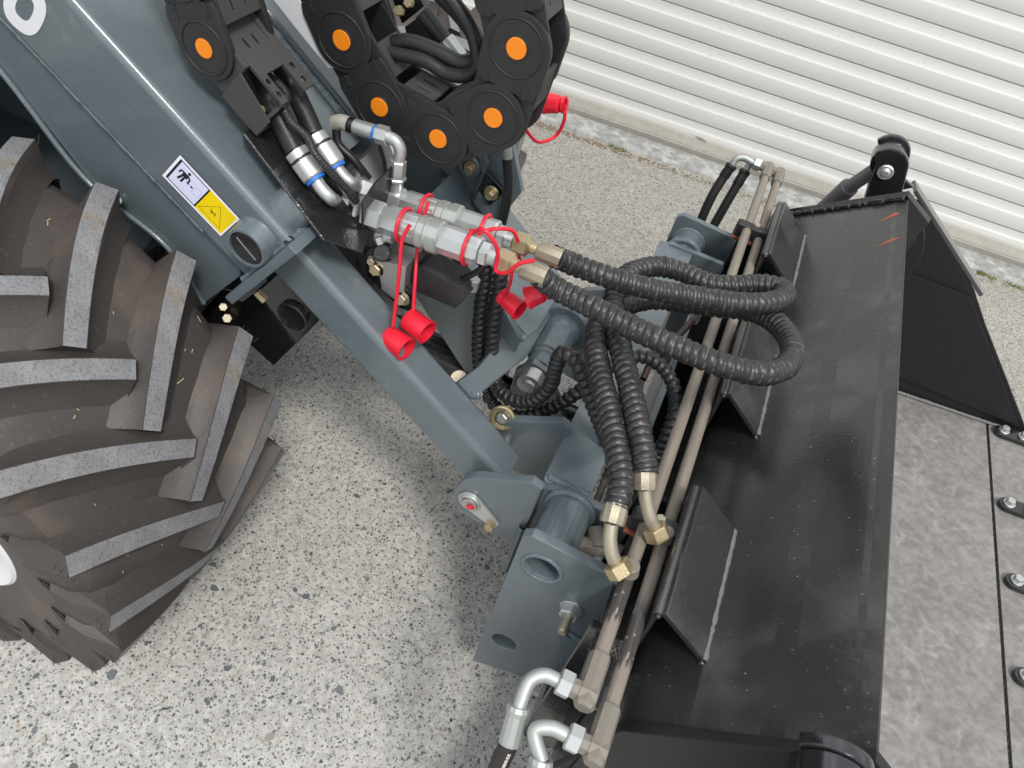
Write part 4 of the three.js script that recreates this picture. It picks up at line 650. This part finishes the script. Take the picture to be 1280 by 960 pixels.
{
  const q0 = mix(da, db, 0.13), up = [0.0, 1, 0];
  part(tee, 'tee_neck', cyl(q0, add(q0, up, 0.040), 0.011, 0.009, 20), P.zinc);
  const e = part(tee, 'elbow', [hex(add(q0, up, 0.034), add(q0, up, 0.040), 0.0135), hex(add(q0, up, 0.040), add(q0, up, 0.066), 0.0115), tube([add(q0, up, 0.064), add(q0, [0.001, 0.082, 0]), add(q0, [-0.006, 0.092, 0]), add(q0, [-0.022, 0.094, 0])], 0.0085, 16, 14)], P.zinc);
  part(tee, 'elbow_nut', [hex(add(q0, [-0.018, 0.094, 0]), add(q0, [-0.036, 0.092, 0]), 0.013)], P.zinc, e);
  const g0 = add(q0, [-0.036, 0.092, 0]);
  const t = thing('gauge_hose', 'small hose end with blue ring and taped white tail above the feed hoses', 'hose', g0);
  part(t, 'blue_ring', cyl(g0, add(g0, [-0.004, 0, 0]), 0.0115, 0.0115, 20), P.blue);
  part(t, 'ferrule', cyl(add(g0, [-0.004, 0, 0]), add(g0, [-0.034, -0.003, 0]), 0.0105, 0.0105, 24), P.zinc);
  part(t, 'black_sleeve', cyl(add(g0, [-0.033, -0.003, 0]), add(g0, [-0.043, -0.004, 0]), 0.0105, 0.011, 20), P.gloss);
  part(t, 'taped_tail', tube([add(g0, [-0.042, -0.004, 0]), add(g0, [-0.054, -0.004, 0.001]), add(g0, [-0.064, -0.010, 0.0])], 0.0105, 10, 12), new THREE.MeshStandardMaterial({ color: lin(0.55, 0.53, 0.46), roughness: 0.9, bumpMap: rep(fine, 30), bumpScale: 0.003 }));
  part(t, 'thin_hose', tube([add(g0, [-0.062, -0.012, 0]), add(g0, [-0.055, -0.035, 0.006]), add(g0, [-0.03, -0.050, 0.006]), add(g0, [-0.008, -0.075, 0.0])], 0.006, 24, 12), P.hose);
}
// ---- the two long spiral-wrapped hoses: coupling, loop over the bucket, back down to the steel pipes
function longHose(start, dir, pts, endF, bend, nutA, nutB, label, seed) {
  const t = thing('wrapped_hose', label, 'hydraulic hose', start), k = s => add(start, dir, s);
  const n = part(t, 'brass_nut', hex(k(0.0), k(0.022), 0.0165, 0.25), P.brass);
  part(t, 'nut_neck', lathe(k(0.022), k(1), [[0, 0.012], [0.004, 0.0085], [0.012, 0.0085], [0.016, 0.012]], 24), P.brass, n);
  part(t, 'crimp_ferrule', lathe(k(0.036), k(1), [[0, 0.010], [0, 0.013], [0.003, 0.0145], [0.035, 0.0145]], 10), P.crimp);
  const all = [k(0.058), ...pts, endF[0]];
  part(t, 'spiral_guard', spiral(all, 0.0166, 0.0108, 0.0030, { seed, dusty: 0.6, m: 22 }), P.sleeve);
  part(t, 'end_ferrule', lathe(endF[0], endF[1], [[-0.006, 0.014], [0, 0.0155], [dist(...endF) - 0.003, 0.0155], [dist(...endF), 0.0145], [dist(...endF), 0.008]], 10), P.crimp);
  part(t, 'bent_tube', tube([endF[1], ...bend, nutA], 0.0088, 24, 16), P.crimp);
  part(t, 'end_nut', hex(nutA, nutB, 0.0165, 0.2), P.brass);
  return t;
}
{
  const dn = unit(sub(cb, ca)), df = unit(sub(db, da));
  longHose(cb, add(dn, [0, -0.04, 0.02]),
    [[-0.135, 0.792, -0.769], [-0.063, 0.790, -0.764], [-0.004, 0.790, -0.757], [0.051, 0.795, -0.751], [0.104, 0.800, -0.748], [0.150, 0.800, -0.760], [0.181, 0.790, -0.796], [0.196, 0.780, -0.849], [0.185, 0.768, -0.904], [0.160, 0.755, -0.943], [0.123, 0.742, -0.957], [0.085, 0.728, -0.955], [0.044, 0.718, -0.950], [-0.003, 0.712, -0.936], [-0.038, 0.710, -0.901], [-0.062, 0.712, -0.861], [-0.062, 0.714, -0.814], [-0.045, 0.714, -0.763], [-0.021, 0.712, -0.719], [0.006, 0.710, -0.673], [0.029, 0.707, -0.629], [0.047, 0.703, -0.594], [0.054, 0.697, -0.572]],
    [[0.056, 0.690, -0.556], [0.059, 0.680, -0.539]], [[0.064, 0.668, -0.528], [0.073, 0.655, -0.519]], [0.082, 0.645, -0.515], [0.097, 0.635, -0.509],
    'spiral wrapped hydraulic hose from the near coupling, making the lower larger loop over the bucket', 1);
  longHose(db, add(df, [0, -0.05, 0.0]),
    [[-0.129, 0.785, -0.840], [-0.070, 0.785, -0.845], [-0.013, 0.785, -0.857], [0.047, 0.785, -0.879], [0.102, 0.785, -0.903], [0.146, 0.782, -0.938], [0.168, 0.775, -0.977], [0.163, 0.765, -1.011], [0.133, 0.755, -1.015], [0.095, 0.745, -0.999], [0.060, 0.738, -0.990], [0.020, 0.735, -0.996], [-0.018, 0.735, -0.987], [-0.049, 0.735, -0.953], [-0.062, 0.735, -0.907], [-0.058, 0.732, -0.863], [-0.037, 0.730, -0.815], [-0.013, 0.728, -0.769], [0.014, 0.726, -0.719], [0.036, 0.722, -0.680], [0.055, 0.716, -0.645], [0.066, 0.710, -0.627]],
    [[0.073, 0.702, -0.614], [0.081, 0.690, -0.601]], [[0.091, 0.676, -0.592], [0.103, 0.662, -0.585]], [0.111, 0.652, -0.584], [0.124, 0.638, -0.580],
    'spiral wrapped hydraulic hose from the coupling with the tee, making the upper flatter loop', 2);
}
// ---- two thinner beaded hoses under the couplings
single('beaded_hose', spiral([[-0.263, 0.723, -0.860], [-0.255, 0.685, -0.860], [-0.252, 0.628, -0.860], [-0.245, 0.559, -0.860], [-0.233, 0.497, -0.860], [-0.211, 0.446, -0.855], [-0.178, 0.429, -0.845], [-0.134, 0.438, -0.840], [-0.089, 0.471, -0.860], [-0.057, 0.518, -0.880], [-0.033, 0.553, -0.910], [-0.011, 0.578, -0.930], [0.018, 0.591, -0.940], [0.052, 0.595, -0.930], [0.082, 0.590, -0.900], [0.098, 0.569, -0.870], [0.103, 0.534, -0.850], [0.102, 0.490, -0.840], [0.098, 0.449, -0.830]], 0.0125, 0.0130, 0.0042, { seed: 3, pow: 0.8, dusty: 0.08, m: 16 }), P.sleeve, 'thin black beaded hose running on past the beam into a wide arc beside the pipes', 'hydraulic hose', [-0.134, 0.438, -0.840]);
single('beaded_hose', spiral([[-0.237, 0.743, -0.850], [-0.229, 0.705, -0.850], [-0.225, 0.650, -0.850], [-0.219, 0.582, -0.850], [-0.209, 0.521, -0.850], [-0.187, 0.482, -0.842], [-0.154, 0.487, -0.825], [-0.120, 0.511, -0.820], [-0.100, 0.562, -0.820], [-0.100, 0.617, -0.810], [-0.095, 0.659, -0.800], [-0.075, 0.665, -0.790], [-0.051, 0.639, -0.785], [-0.021, 0.598, -0.780], [0.005, 0.560, -0.780], [0.026, 0.518, -0.790], [0.051, 0.456, -0.800]], 0.0125, 0.0130, 0.0042, { seed: 4, pow: 0.8, dusty: 0.15, m: 16 }), P.sleeve, 'thin black beaded hose rising to a crest in front of the pivot tube', 'hydraulic hose', [-0.120, 0.511, -0.820]);
single('red_tab', slab([[0.034, 0.545, -0.850], [0.040, 0.544, -0.850], [0.069, 0.487, -0.850], [0.063, 0.487, -0.850]], 0.003, 0.0008), P.red, 'small red plastic tab caught between the two hanging wrapped hoses', 'plastic tab', [0.044, 0.527, -0.850]);
// smooth hose that hangs behind the chain, and the hose with printed ferrule at the far plate
{
  const t = thing('hanging_hose', 'smooth black hose with silver ferrule hanging below the chain loop', 'hose', [-0.300, 0.779, -1.000]);
  part(t, 'ferrule', cyl([-0.309, 0.828, -1.000], [-0.302, 0.803, -1.000], 0.0085, 0.0085, 20), P.pale);
  part(t, 'hose', tube([[-0.303, 0.805, -1.000], [-0.293, 0.767, -1.000], [-0.288, 0.732, -1.000], [-0.288, 0.692, -1.000], [-0.289, 0.650, -1.000]], 0.0078), P.hose);
  const t2 = thing('lock_hose', 'thin dark hose with white ferrule running under the wrapped hoses to the coupler', 'hose', [0.077, 0.551, -1.150]);
  part(t2, 'ferrule', cyl([0.078, 0.576, -1.150], [0.077, 0.536, -1.150], 0.0095, 0.009, 20), P.pale);
  part(t2, 'hose', tube([[0.077, 0.544, -1.150], [0.067, 0.534, -1.120], [0.052, 0.516, -1.080], [0.036, 0.500, -1.040], [0.034, 0.488, -1.000]], 0.0065), new THREE.MeshStandardMaterial({ color: lin(0.05, 0.025, 0.022), roughness: 0.4 }));
}
// ---- red dust caps on straps
function cap(mouth, back, R, strap, label, loops = [], cup = false) {
  const t = thing('dust_cap', label, 'dust cap', mouth, null), d = unit(sub(mouth, back)), L = dist(mouth, back);
  part(t, 'cap_body', lathe(back, mouth, cup ? [[0, 0], [0, R * 0.9], [0.002, R * 0.96], [L - 0.004, R], [L - 0.003, R * 1.05], [L, R * 1.05], [L, R * 0.88], [L * 0.25, R * 0.84], [L * 0.25, 0]] : [[0, 0], [0, R * 0.55], [-0.006, R * 0.62], [-0.007, R * 0.8], [-0.002, R * 0.82], [0.001, R * 0.66], [0.004, R * 0.86], [L * 0.6, R * 0.95], [L - 0.004, R], [L - 0.003, R * 1.08], [L, R * 1.08], [L, R * 0.86], [L * 0.25, R * 0.80], [L * 0.25, 0]], 36), P.red);
  if (strap) part(t, 'strap', tube(strap, 0.0027, 40, 10), P.red);
  for (const l of loops) part(t, 'strap_loop', l, P.red);
  return t;
}
const loopRound = (c, d, R, r = 0.0026) => ring(c, d, R, r, 36);
{
  const dn = unit(sub(cb, ca)), df = unit(sub(db, da));
  cap([-0.299, 0.639, -0.695], [-0.336, 0.639, -0.705], 0.0180, [[-0.334, 0.820, -0.735], [-0.339, 0.798, -0.728], [-0.335, 0.764, -0.720], [-0.331, 0.714, -0.712], [-0.328, 0.664, -0.703]], 'red dust cap hanging lowest on a long strap from the near coupling', [loopRound(mix(ca, cb, 0.34), add(dn, [-0.25, 0, 0]), 0.0232)], true);
  cap([-0.281, 0.663, -0.720], [-0.318, 0.664, -0.730], 0.0180, [[-0.339, 0.818, -0.800], [-0.339, 0.790, -0.785], [-0.336, 0.755, -0.775], [-0.323, 0.720, -0.750], [-0.310, 0.670, -0.728]], 'red dust cap hanging on a long strap from the coupling with the tee', [loopRound(mix(da, db, 0.36), add(df, [-0.25, 0, 0]), 0.0232)], true);
  cap([-0.175, 0.702, -0.800], [-0.204, 0.703, -0.810], 0.0155, [[-0.203, 0.775, -0.800], [-0.201, 0.743, -0.805], [-0.204, 0.709, -0.810]], 'red dust cap hanging open mouth down below the near wrapped hose', [loopRound(mix(ca, cb, 0.80), add(dn, [-0.2, 0, 0]), 0.0226), tube([[-0.245, 0.851, -0.735], [-0.232, 0.864, -0.730], [-0.217, 0.855, -0.730], [-0.208, 0.833, -0.735], [-0.206, 0.807, -0.735], [-0.191, 0.814, -0.730], [-0.176, 0.837, -0.730], [-0.160, 0.847, -0.735]], 0.0028, 60, 10)]);
  cap([-0.168, 0.737, -0.790], [-0.148, 0.752, -0.800], 0.0155, [[-0.207, 0.799, -0.825], [-0.207, 0.767, -0.835], [-0.193, 0.744, -0.840], [-0.167, 0.739, -0.835], [-0.151, 0.741, -0.825]], 'red dust cap tucked sideways under the near wrapped hose', [loopRound(mix(da, db, 0.79), add(df, [-0.2, 0, 0]), 0.0226), tube([[-0.264, 0.820, -0.775], [-0.248, 0.828, -0.770], [-0.229, 0.839, -0.775], [-0.212, 0.835, -0.790], [-0.202, 0.815, -0.800]], 0.0028, 40, 10)]);
  cap([-0.270, 0.900, -1.020], [-0.244, 0.907, -1.020], 0.0150, [[-0.239, 0.910, -1.020], [-0.234, 0.886, -1.020], [-0.241, 0.857, -1.020], [-0.256, 0.850, -1.000], [-0.267, 0.879, -0.960], [-0.272, 0.892, -0.950]], 'red dust cap on a curved strap sticking out beside the chain loop', []);
}

// ================================================================ THE BUCKET
const bucket = thing('bucket', 'glossy black multi purpose bucket with worn grey floor on the concrete', 'bucket', [0.5, 0, -1.0]);
{
  // moulded back plate: curves up from the rear face to a free rim
  const prof = [[0.150, 0.10], [0.150, 0.30], [0.151, 0.42], [0.154, 0.490], [0.163, 0.530], [0.180, 0.556], [0.210, 0.588], [0.260, 0.638], [0.320, 0.698], [0.362, 0.740]];
  const cur = new THREE.CatmullRomCurve3(prof.map(p => new THREE.Vector3(p[0], p[1], 0)), false, 'centripetal'), N = 60, za = -0.385, zb = -1.605, th = 0.008, taper = y => 0.10 * clamp((y - 0.556) / 0.184);
  const front = [], backp = []; for (let i = 0; i <= N; i++) { const p = cur.getPoint(i / N), t = cur.getTangent(i / N); front.push([p.x, p.y]); backp.push([p.x + t.y * th, p.y - t.x * th]); }
  const pos = [], idx = [], K = 6, ringN = front.length * 2, outline = [...front, ...backp.reverse()];
  for (let k = 0; k <= K; k++) { const z = za + (zb - za) * k / K; for (const [x, y] of outline) { pos.push(x, y, z + taper(y) * k / K); } }
  for (let k = 0; k < K; k++) for (let i = 0; i < ringN; i++) { const a = k * ringN + i, b = k * ringN + (i + 1) % ringN, c = a + ringN, d = b + ringN; idx.push(a, b, c, b, d, c); }
  for (let i = 0; i < N; i++) { const a = i, b = i + 1, c = ringN - 1 - i, d = ringN - 2 - i, o = K * ringN; idx.push(a, c, b, b, c, d, o + a, o + b, o + c, o + b, o + d, o + c); }
  const g = new THREE.BufferGeometry(); g.setAttribute('position', new THREE.Float32BufferAttribute(pos, 3)); g.setIndex(idx); g.computeVertexNormals();
  const back = part(bucket, 'back_plate', crease(g, 0.5), P.black, bucket, { label: 'black back plate with dusty satin paint' });
  part(bucket, 'rim_edge', cyl([0.3635, 0.739, za], [0.3635, 0.739, zb + 0.10], 0.0016, 0.0016, 8), P.crossbar, back);
  for (const [z, sg] of [[za, 1], [zb, -1]]) {
    const sl = (x, y) => [x, y, z + (sg < 0 ? 0.54 * (y - 0.556) : 0)], e = part(bucket, 'end_plate', sg > 0 ? plateXY([[0.150, 0.08], [0.148, 0.50], [0.165, 0.552], [0.190, 0.578], [0.358, 0.748], [0.42, 0.70], [0.44, 0.50], [0.42, 0.30], [0.36, 0.08]], z, z + 0.014, 0.002) : slab([sl(0.148, 0.35), sl(0.150, 0.50), sl(0.165, 0.552), sl(0.190, 0.578), sl(0.358, 0.748), sl(0.43, 0.70), sl(0.44, 0.50), sl(0.42, 0.35)], 0.014, 0.002), sg > 0 ? P.matt : P.gloss);
    if (sg < 0) part(bucket, 'edge_weld', bead([0.19, 0.572, z + 0.010], [0.358, 0.742, z + 0.100], 0.0055, 0.35, 32), P.gloss, e);
  }
  for (const [x, y, z, a] of [[0.346, 0.7250, -1.455, 0.9], [0.346, 0.7250, -1.36, 0.2]]) { const c = [x, y, z]; part(bucket, 'paint_smear', slab([add(c, [-0.018, -0.018, 0.010]), add(c, [-0.010, -0.010, 0.001]), add(c, [0.002, 0.002, -0.004 - 0.006 * a]), add(c, [0.008, 0.008, -0.002]), add(c, [0.003, 0.003, 0.003]), add(c, [-0.008, -0.008, 0.006])], 0.0010, 0), new THREE.MeshStandardMaterial({ color: lin(0.36, 0.11, 0.07), roughness: 0.8 }), back); }
  // three angle brackets that hook over the coupler
  for (const [z0, z1] of [[-0.470, -0.672], [-0.862, -1.062], [-1.266, -1.472]]) {
    const b = part(bucket, 'hook_bracket', [slab([[0.150, 0.655, z0], [0.150, 0.655, z1], [0.221, 0.598, z1], [0.221, 0.598, z0]], -0.008, 0.002)], P.black);
    part(bucket, 'bracket_fold', cyl([0.1475, 0.6515, z0], [0.1475, 0.6515, z1], 0.0062, 0.0062, 20), P.black, b);
    part(bucket, 'bracket_flange', slab([[0.143, 0.652, z0], [0.143, 0.652, z1], [0.150, 0.48, z1 - 0.0], [0.150, 0.48, z0]], -0.006, 0.0015), P.black, b);
    part(bucket, 'bracket_weld', bead([0.222, 0.602, z0], [0.222, 0.602, z1], 0.0062, 0.14, 41), P.scuff, b);
    part(bucket, 'weld_spatter', [new THREE.SphereGeometry(0.0045, 8, 6).translate(0.222, 0.601, z0 + 0.002), new THREE.SphereGeometry(0.004, 8, 6).translate(0.148, 0.652, z0 + 0.001)], P.gloss, b);
  }
  // steel pipes with clamps and welded elbows
  const tubeMap = tex(1024, (u, v) => { const d = sstep(0.070, 0.078, u + 0.03 * (fbm(u, v, 24, 3, 601) - 0.5)) * (1 - sstep(0.120, 0.150, u + 0.04 * (fbm(u, v, 24, 3, 603) - 0.5))), n = fbm(u, v, 24, 4, 605), s = vnoise(u * 260, v * 12, 3120, 607) > 0.86 ? 1 : 0; const a = d * (0.55 + 0.7 * (n - 0.4)), b = 0.535 + 0.10 * (n - 0.5); const k = clamp(a); const w = s * k * 0.5; return [b * (1 - k * 0.78) + w, b * 0.93 * (1 - k * 0.77) + w, b * 0.85 * (1 - k * 0.74) + w]; }, true, 64);
  const pm = new THREE.MeshStandardMaterial({ color: 0xffffff, map: tubeMap, roughness: 0.5, bumpMap: rep(fine, 10), bumpScale: 0.0003 });
  for (const [x, y, zn, zf, bz] of [[0.105, 0.622, -0.360, -1.660, 0], [0.1345, 0.612, -0.315, -1.675, 0]]) {
    const g2 = new THREE.CylinderGeometry(0.0090, 0.0090, zn - zf, 24, 1); const uvA = g2.attributes.uv; for (let i = 0; i < uvA.count; i++) uvA.setXY(i, 1 - uvA.getY(i), uvA.getX(i)); g2.rotateX(Math.PI / 2); g2.translate(x, y, (zn + zf) / 2);
    const p = part(bucket, 'steel_pipe', g2, pm, bucket, { keepUV: true, label: x < 0.12 ? 'brown steel pipe nearer the coupler' : 'brown steel pipe nearer the bucket back' });
    for (const [z, sg] of [[zn, 1], [zf, -1]]) part(bucket, 'pipe_elbow', [lathe([x, y, z - sg * 0.05], [x, y, z], [[0, 0.011], [0.002, 0.0125], [0.05, 0.0125], [0.062, 0.0125], [0.066, 0.010], [0.066, 0]], 8), lathe([x + 0.010, y, z], [x - 0.1, y, z], [[0, 0], [0, 0.011], [0.004, 0.0128], [0.020, 0.0128], [0.020, 0.0115], [0.029, 0.0115]], 8)], P.tube, p);
  }
  for (const z of [-0.610, -1.385]) {
    const c = part(bucket, 'pipe_clamp', box([0.119, 0.617, z], [0.070, 0.032, 0.022], 0.003), P.plastic);
    part(bucket, 'clamp_plate', box([0.119, 0.601, z + 0.003], [0.073, 0.006, 0.026], 0.001), new THREE.MeshStandardMaterial({ color: lin(0.22, 0.06, 0.04), roughness: 0.8 }), c);
    part(bucket, 'clamp_bolt', hex([0.119, 0.632, z], [0.119, 0.640, z], 0.007), P.crimp, c);
    part(bucket, 'clamp_post', box([0.119, 0.50, z], [0.045, 0.20, 0.012], 0.001), P.gloss, c);
  }
  for (const [x, y, z] of [[0.105, 0.632, -0.520], [0.1345, 0.622, -0.597]]) part(bucket, 'pipe_boss', cyl([x, y - 0.004, z], [x - 0.004, y + 0.012, z - 0.002], 0.0115, 0.0115, 20), P.tube);
  // attachment frame below the pipes
  const fr = part(bucket, 'attach_frame', [box([0.118, 0.16, -1.0], [0.05, 0.10, 1.05], 0.004)], P.gloss);
  for (const z of [-0.47, -0.70, -1.27, -1.50]) part(bucket, 'attach_rib', box([0.118, 0.36, z], [0.06, 0.42, 0.012], 0.002), P.gloss, fr);
  part(bucket, 'attach_ledge', slab([[0.10, 0.545, -0.385], [0.15, 0.545, -0.385], [0.15, 0.545, -0.70], [0.10, 0.545, -0.70]], -0.006, 0.001), P.gloss, fr);
  part(bucket, 'wing_plate', slab([[0.02, 0.10, -0.30], [0.15, 0.42, -0.375], [0.15, 0.05, -0.375], [0.02, 0.05, -0.30]], 0.008, 0.0015), P.matt, fr);
  // floor, cutting edge, side plates
  const fl = part(bucket, 'floor_plate', slab([[0.40, 0.012, -0.10], [0.982, 0.064, -0.10], [0.982, 0.064, -1.86], [0.40, 0.012, -1.86]], -0.010, 0.001), P.worn, bucket, { label: 'worn grey steel floor of the bucket' });
  part(bucket, 'cutting_edge', slab([[0.988, 0.066, -0.10], [1.30, 0.097, -0.10], [1.30, 0.097, -1.875], [0.988, 0.066, -1.875]], -0.016, 0.002), P.worn, fl);
  part(bucket, 'floor_seam', bead([0.985, 0.060, -0.12], [0.985, 0.060, -1.85], 0.0035, 0.6, 51), P.sheet, fl);
  part(bucket, 'side_weld', bead([0.60, 0.034, -1.856], [1.28, 0.096, -1.856], 0.005, 0.15, 52), P.scuff, fl);
  for (const [x, z] of [[0.996, -1.83], [0.992, -1.555], [0.994, -1.315], [0.996, -1.07], [0.998, -0.82]]) {
    const y = 0.066 + (x - 0.988) * 0.0994, dx = 0.995, dy = 0.0995, q = (s, h, zz) => [x + s * dx - h * dy, y + s * dy + h * dx, zz];
    const o = arc(0.022, 0, 0.021, Math.PI / 2, Math.PI * 1.5, 8).map(([s, w]) => q(s, 0.0, z + w)), pts = [...o, q(0.20, 0.0, z - 0.026), q(0.20, 0.0, z + 0.026)];
    const a = part(bucket, 'tooth_adapter', slab(pts, -0.014, 0.003), P.gloss);
    for (const s of [0.024, 0.075]) part(bucket, 'tooth_bolt', [hex(q(s, 0.017, z), q(s, 0.029, z), 0.0105), cyl(q(s, 0.013, z), q(s, 0.018, z), 0.0145, 0.0145, 20, 0.0005)], P.zinc, a);
  }
  for (const [z0, z1, lab] of [[-1.862, -1.874, 'far side plate of the bucket with a flat top flange'], [-0.14, -0.128, 'near side plate of the bucket']]) {
    const s = part(bucket, 'side_plate', plateXY([[0.42, 0.02], [0.40, 0.52], [0.46, 0.585], [0.502, 0.577], [0.717, 0.420], [0.80, 0.34], [1.085, 0.085], [1.30, 0.09], [1.30, 0.06]], z0, z1, 0.002), P.matt, bucket, { label: lab });
    if (z0 > -1) continue;
    part(bucket, 'side_flange', slab([[0.450, 0.600, -1.862], [0.500, 0.582, -1.862], [0.735, 0.412, -1.862], [0.735, 0.412, -1.925], [0.450, 0.600, -1.925]], 0.010, 0.002), P.flange, s);
    part(bucket, 'side_inner_plate', plateXY([[0.42, 0.10], [0.42, 0.40], [0.717, 0.405], [1.05, 0.10]], -1.852, -1.862, 0.001), P.matt, s);
    part(bucket, 'pivot_disc', plateXY([...arc(0.36, 0.50, 0.155, -1.2, 1.45, 20), [0.34, 0.655], [0.34, 0.36]], -1.70, -1.712, 0.002), P.matt, s);
  }
  // pivot lugs for the jaw cylinders, far one in full, near one cut by the frame
  const lugAt = (z, sg, lab) => {
    const o = [[0.322, 0.630], [0.302, 0.705], [0.296, 0.735], ...arc(0.318, 0.738, 0.040, 2.7, 0.3, 10), [0.372, 0.700], [0.400, 0.690]];
    const l = part(bucket, 'pivot_lug', plateXY(o, z, z - sg * 0.014, 0.003), P.gloss, bucket, { label: lab });
    part(bucket, 'lug_plate', plateXY(o.map(p => [p[0], p[1] + 0.004]), z - sg * 0.055, z - sg * 0.069, 0.003), P.gloss, l);
    part(bucket, 'lug_bridge', cyl([0.318, 0.740, z - sg * 0.014], [0.318, 0.740, z - sg * 0.055], 0.034, 0.034, 28), P.gloss, l);
    part(bucket, 'lug_pin', [lathe([0.320, 0.728, z - 0.001], [0.320, 0.728, z + sg], [[0, 0.016], [0.004, 0.016], [0.006, 0.014], [0.005, 0.010], [0.008, 0.008], [0.010, 0.006], [0.010, 0]], 28)], P.zinc, l);
    if (sg > 0) part(bucket, 'jaw_cylinder', [cyl([0.318, 0.735, z - 0.034], [0.281, 0.634, -1.680], 0.015, 0.015, 24), cyl([0.284, 0.642, -1.680], [0.252, 0.452, -1.760], 0.021, 0.021, 24)], P.scuff, l);
    return l;
  };
  lugAt(-1.615, 1, 'far pivot lug with a silver pin head');
  lugAt(-0.362, -1, 'near pivot lug at the lower edge of the bucket');
  part(bucket, 'jaw_plate', plateXY([[0.40, 0.66], [0.45, 0.63], [0.47, 0.58], [0.44, 0.45], [0.40, 0.42]], -1.66, -1.674, 0.002), P.gloss);
}
// ---- short jumper hoses on the pipe ends
function jumper(elbowEnd, pts, fer, hosePts, label, print, dark) {
  const t = thing('jumper_hose', label, 'hydraulic hose', fer[0], null);
  part(t, 'swivel_nut', hex(elbowEnd, pts[0], 0.0152, 0.3), P.zinc);
  part(t, 'bent_tube', tube([pts[0], ...pts.slice(1), fer[0]], 0.0082, 36, 18), P.pale);
  const L = dist(...fer); part(t, 'ferrule', lathe(fer[0], fer[1], [[-0.002, 0.008], [-0.002, 0.0125], [0.003, 0.0138], [0.007, 0.0125], [0.009, 0.0118], [L - 0.002, 0.0125], [L, 0.0118], [L, 0.008]], 12), dark ? P.hose : P.pale);
  if (!print) { part(t, 'hose', tube([mix(fer[0], fer[1], 0.9), ...hosePts], 0.0108, 40, 20), P.hose); return t; }
  const cv = document.createElement('canvas'); cv.width = 2048; cv.height = 256; const c = cv.getContext('2d'); c.fillStyle = '#2b2625'; c.fillRect(0, 0, 2048, 256); c.fillStyle = '#f3f1ec'; c.font = 'bold 19px sans-serif';
  for (let k = 0; k < 2; k++) { c.fillText(print, 60 + k * 1024, 52); }
  const mt = new THREE.CanvasTexture(cv); mt.colorSpace = THREE.SRGBColorSpace; mt.wrapS = mt.wrapT = THREE.RepeatWrapping; mt.repeat.set(1, 1); mt.anisotropy = 8;
  part(t, 'hose', tube([mix(fer[0], fer[1], 0.9), ...hosePts], 0.0108, 40, 20), new THREE.MeshStandardMaterial({ map: mt, roughness: 0.55 }), t, { keepUV: true });
  return t;
}
jumper([0.087, 0.622, -0.360], [[0.071, 0.622, -0.360], [0.054, 0.622, -0.358], [0.043, 0.617, -0.348]], [[0.043, 0.602, -0.322], [0.050, 0.575, -0.292]], [[0.050, 0.545, -0.273], [0.056, 0.500, -0.244], [0.067, 0.420, -0.214], [0.083, 0.320, -0.193]], 'jumper hose with white print and silver bent end on the coupler side pipe', '20120 106/MWORK-41   S');
jumper([0.1165, 0.612, -0.315], [[0.1005, 0.612, -0.315], [0.082, 0.612, -0.314], [0.068, 0.607, -0.306]], [[0.086, 0.592, -0.287], [0.093, 0.565, -0.255]], [[0.102, 0.530, -0.226], [0.117, 0.460, -0.197], [0.145, 0.360, -0.173]], 'jumper hose with silver bent end on the near end of the bucket side pipe');
jumper([0.087, 0.622, -1.660], [[0.071, 0.622, -1.660], [0.046, 0.624, -1.662], [0.032, 0.618, -1.658]], [[0.028, 0.602, -1.652], [0.022, 0.575, -1.640]], [[0.016, 0.53, -1.62], [0.018, 0.44, -1.59], [0.03, 0.36, -1.56], [0.05, 0.28, -1.55]], 'jumper hose with bent silver end at the far end of the coupler side pipe', null, true);
jumper([0.1165, 0.612, -1.675], [[0.1005, 0.612, -1.675], [0.078, 0.614, -1.684], [0.066, 0.606, -1.684]], [[0.062, 0.590, -1.674], [0.058, 0.56, -1.655]], [[0.052, 0.50, -1.63], [0.046, 0.44, -1.60], [0.04, 0.38, -1.56], [0.05, 0.30, -1.54]], 'jumper hose with bent silver end at the far end of the bucket side pipe', null, true);

renderer.render(scene, camera);
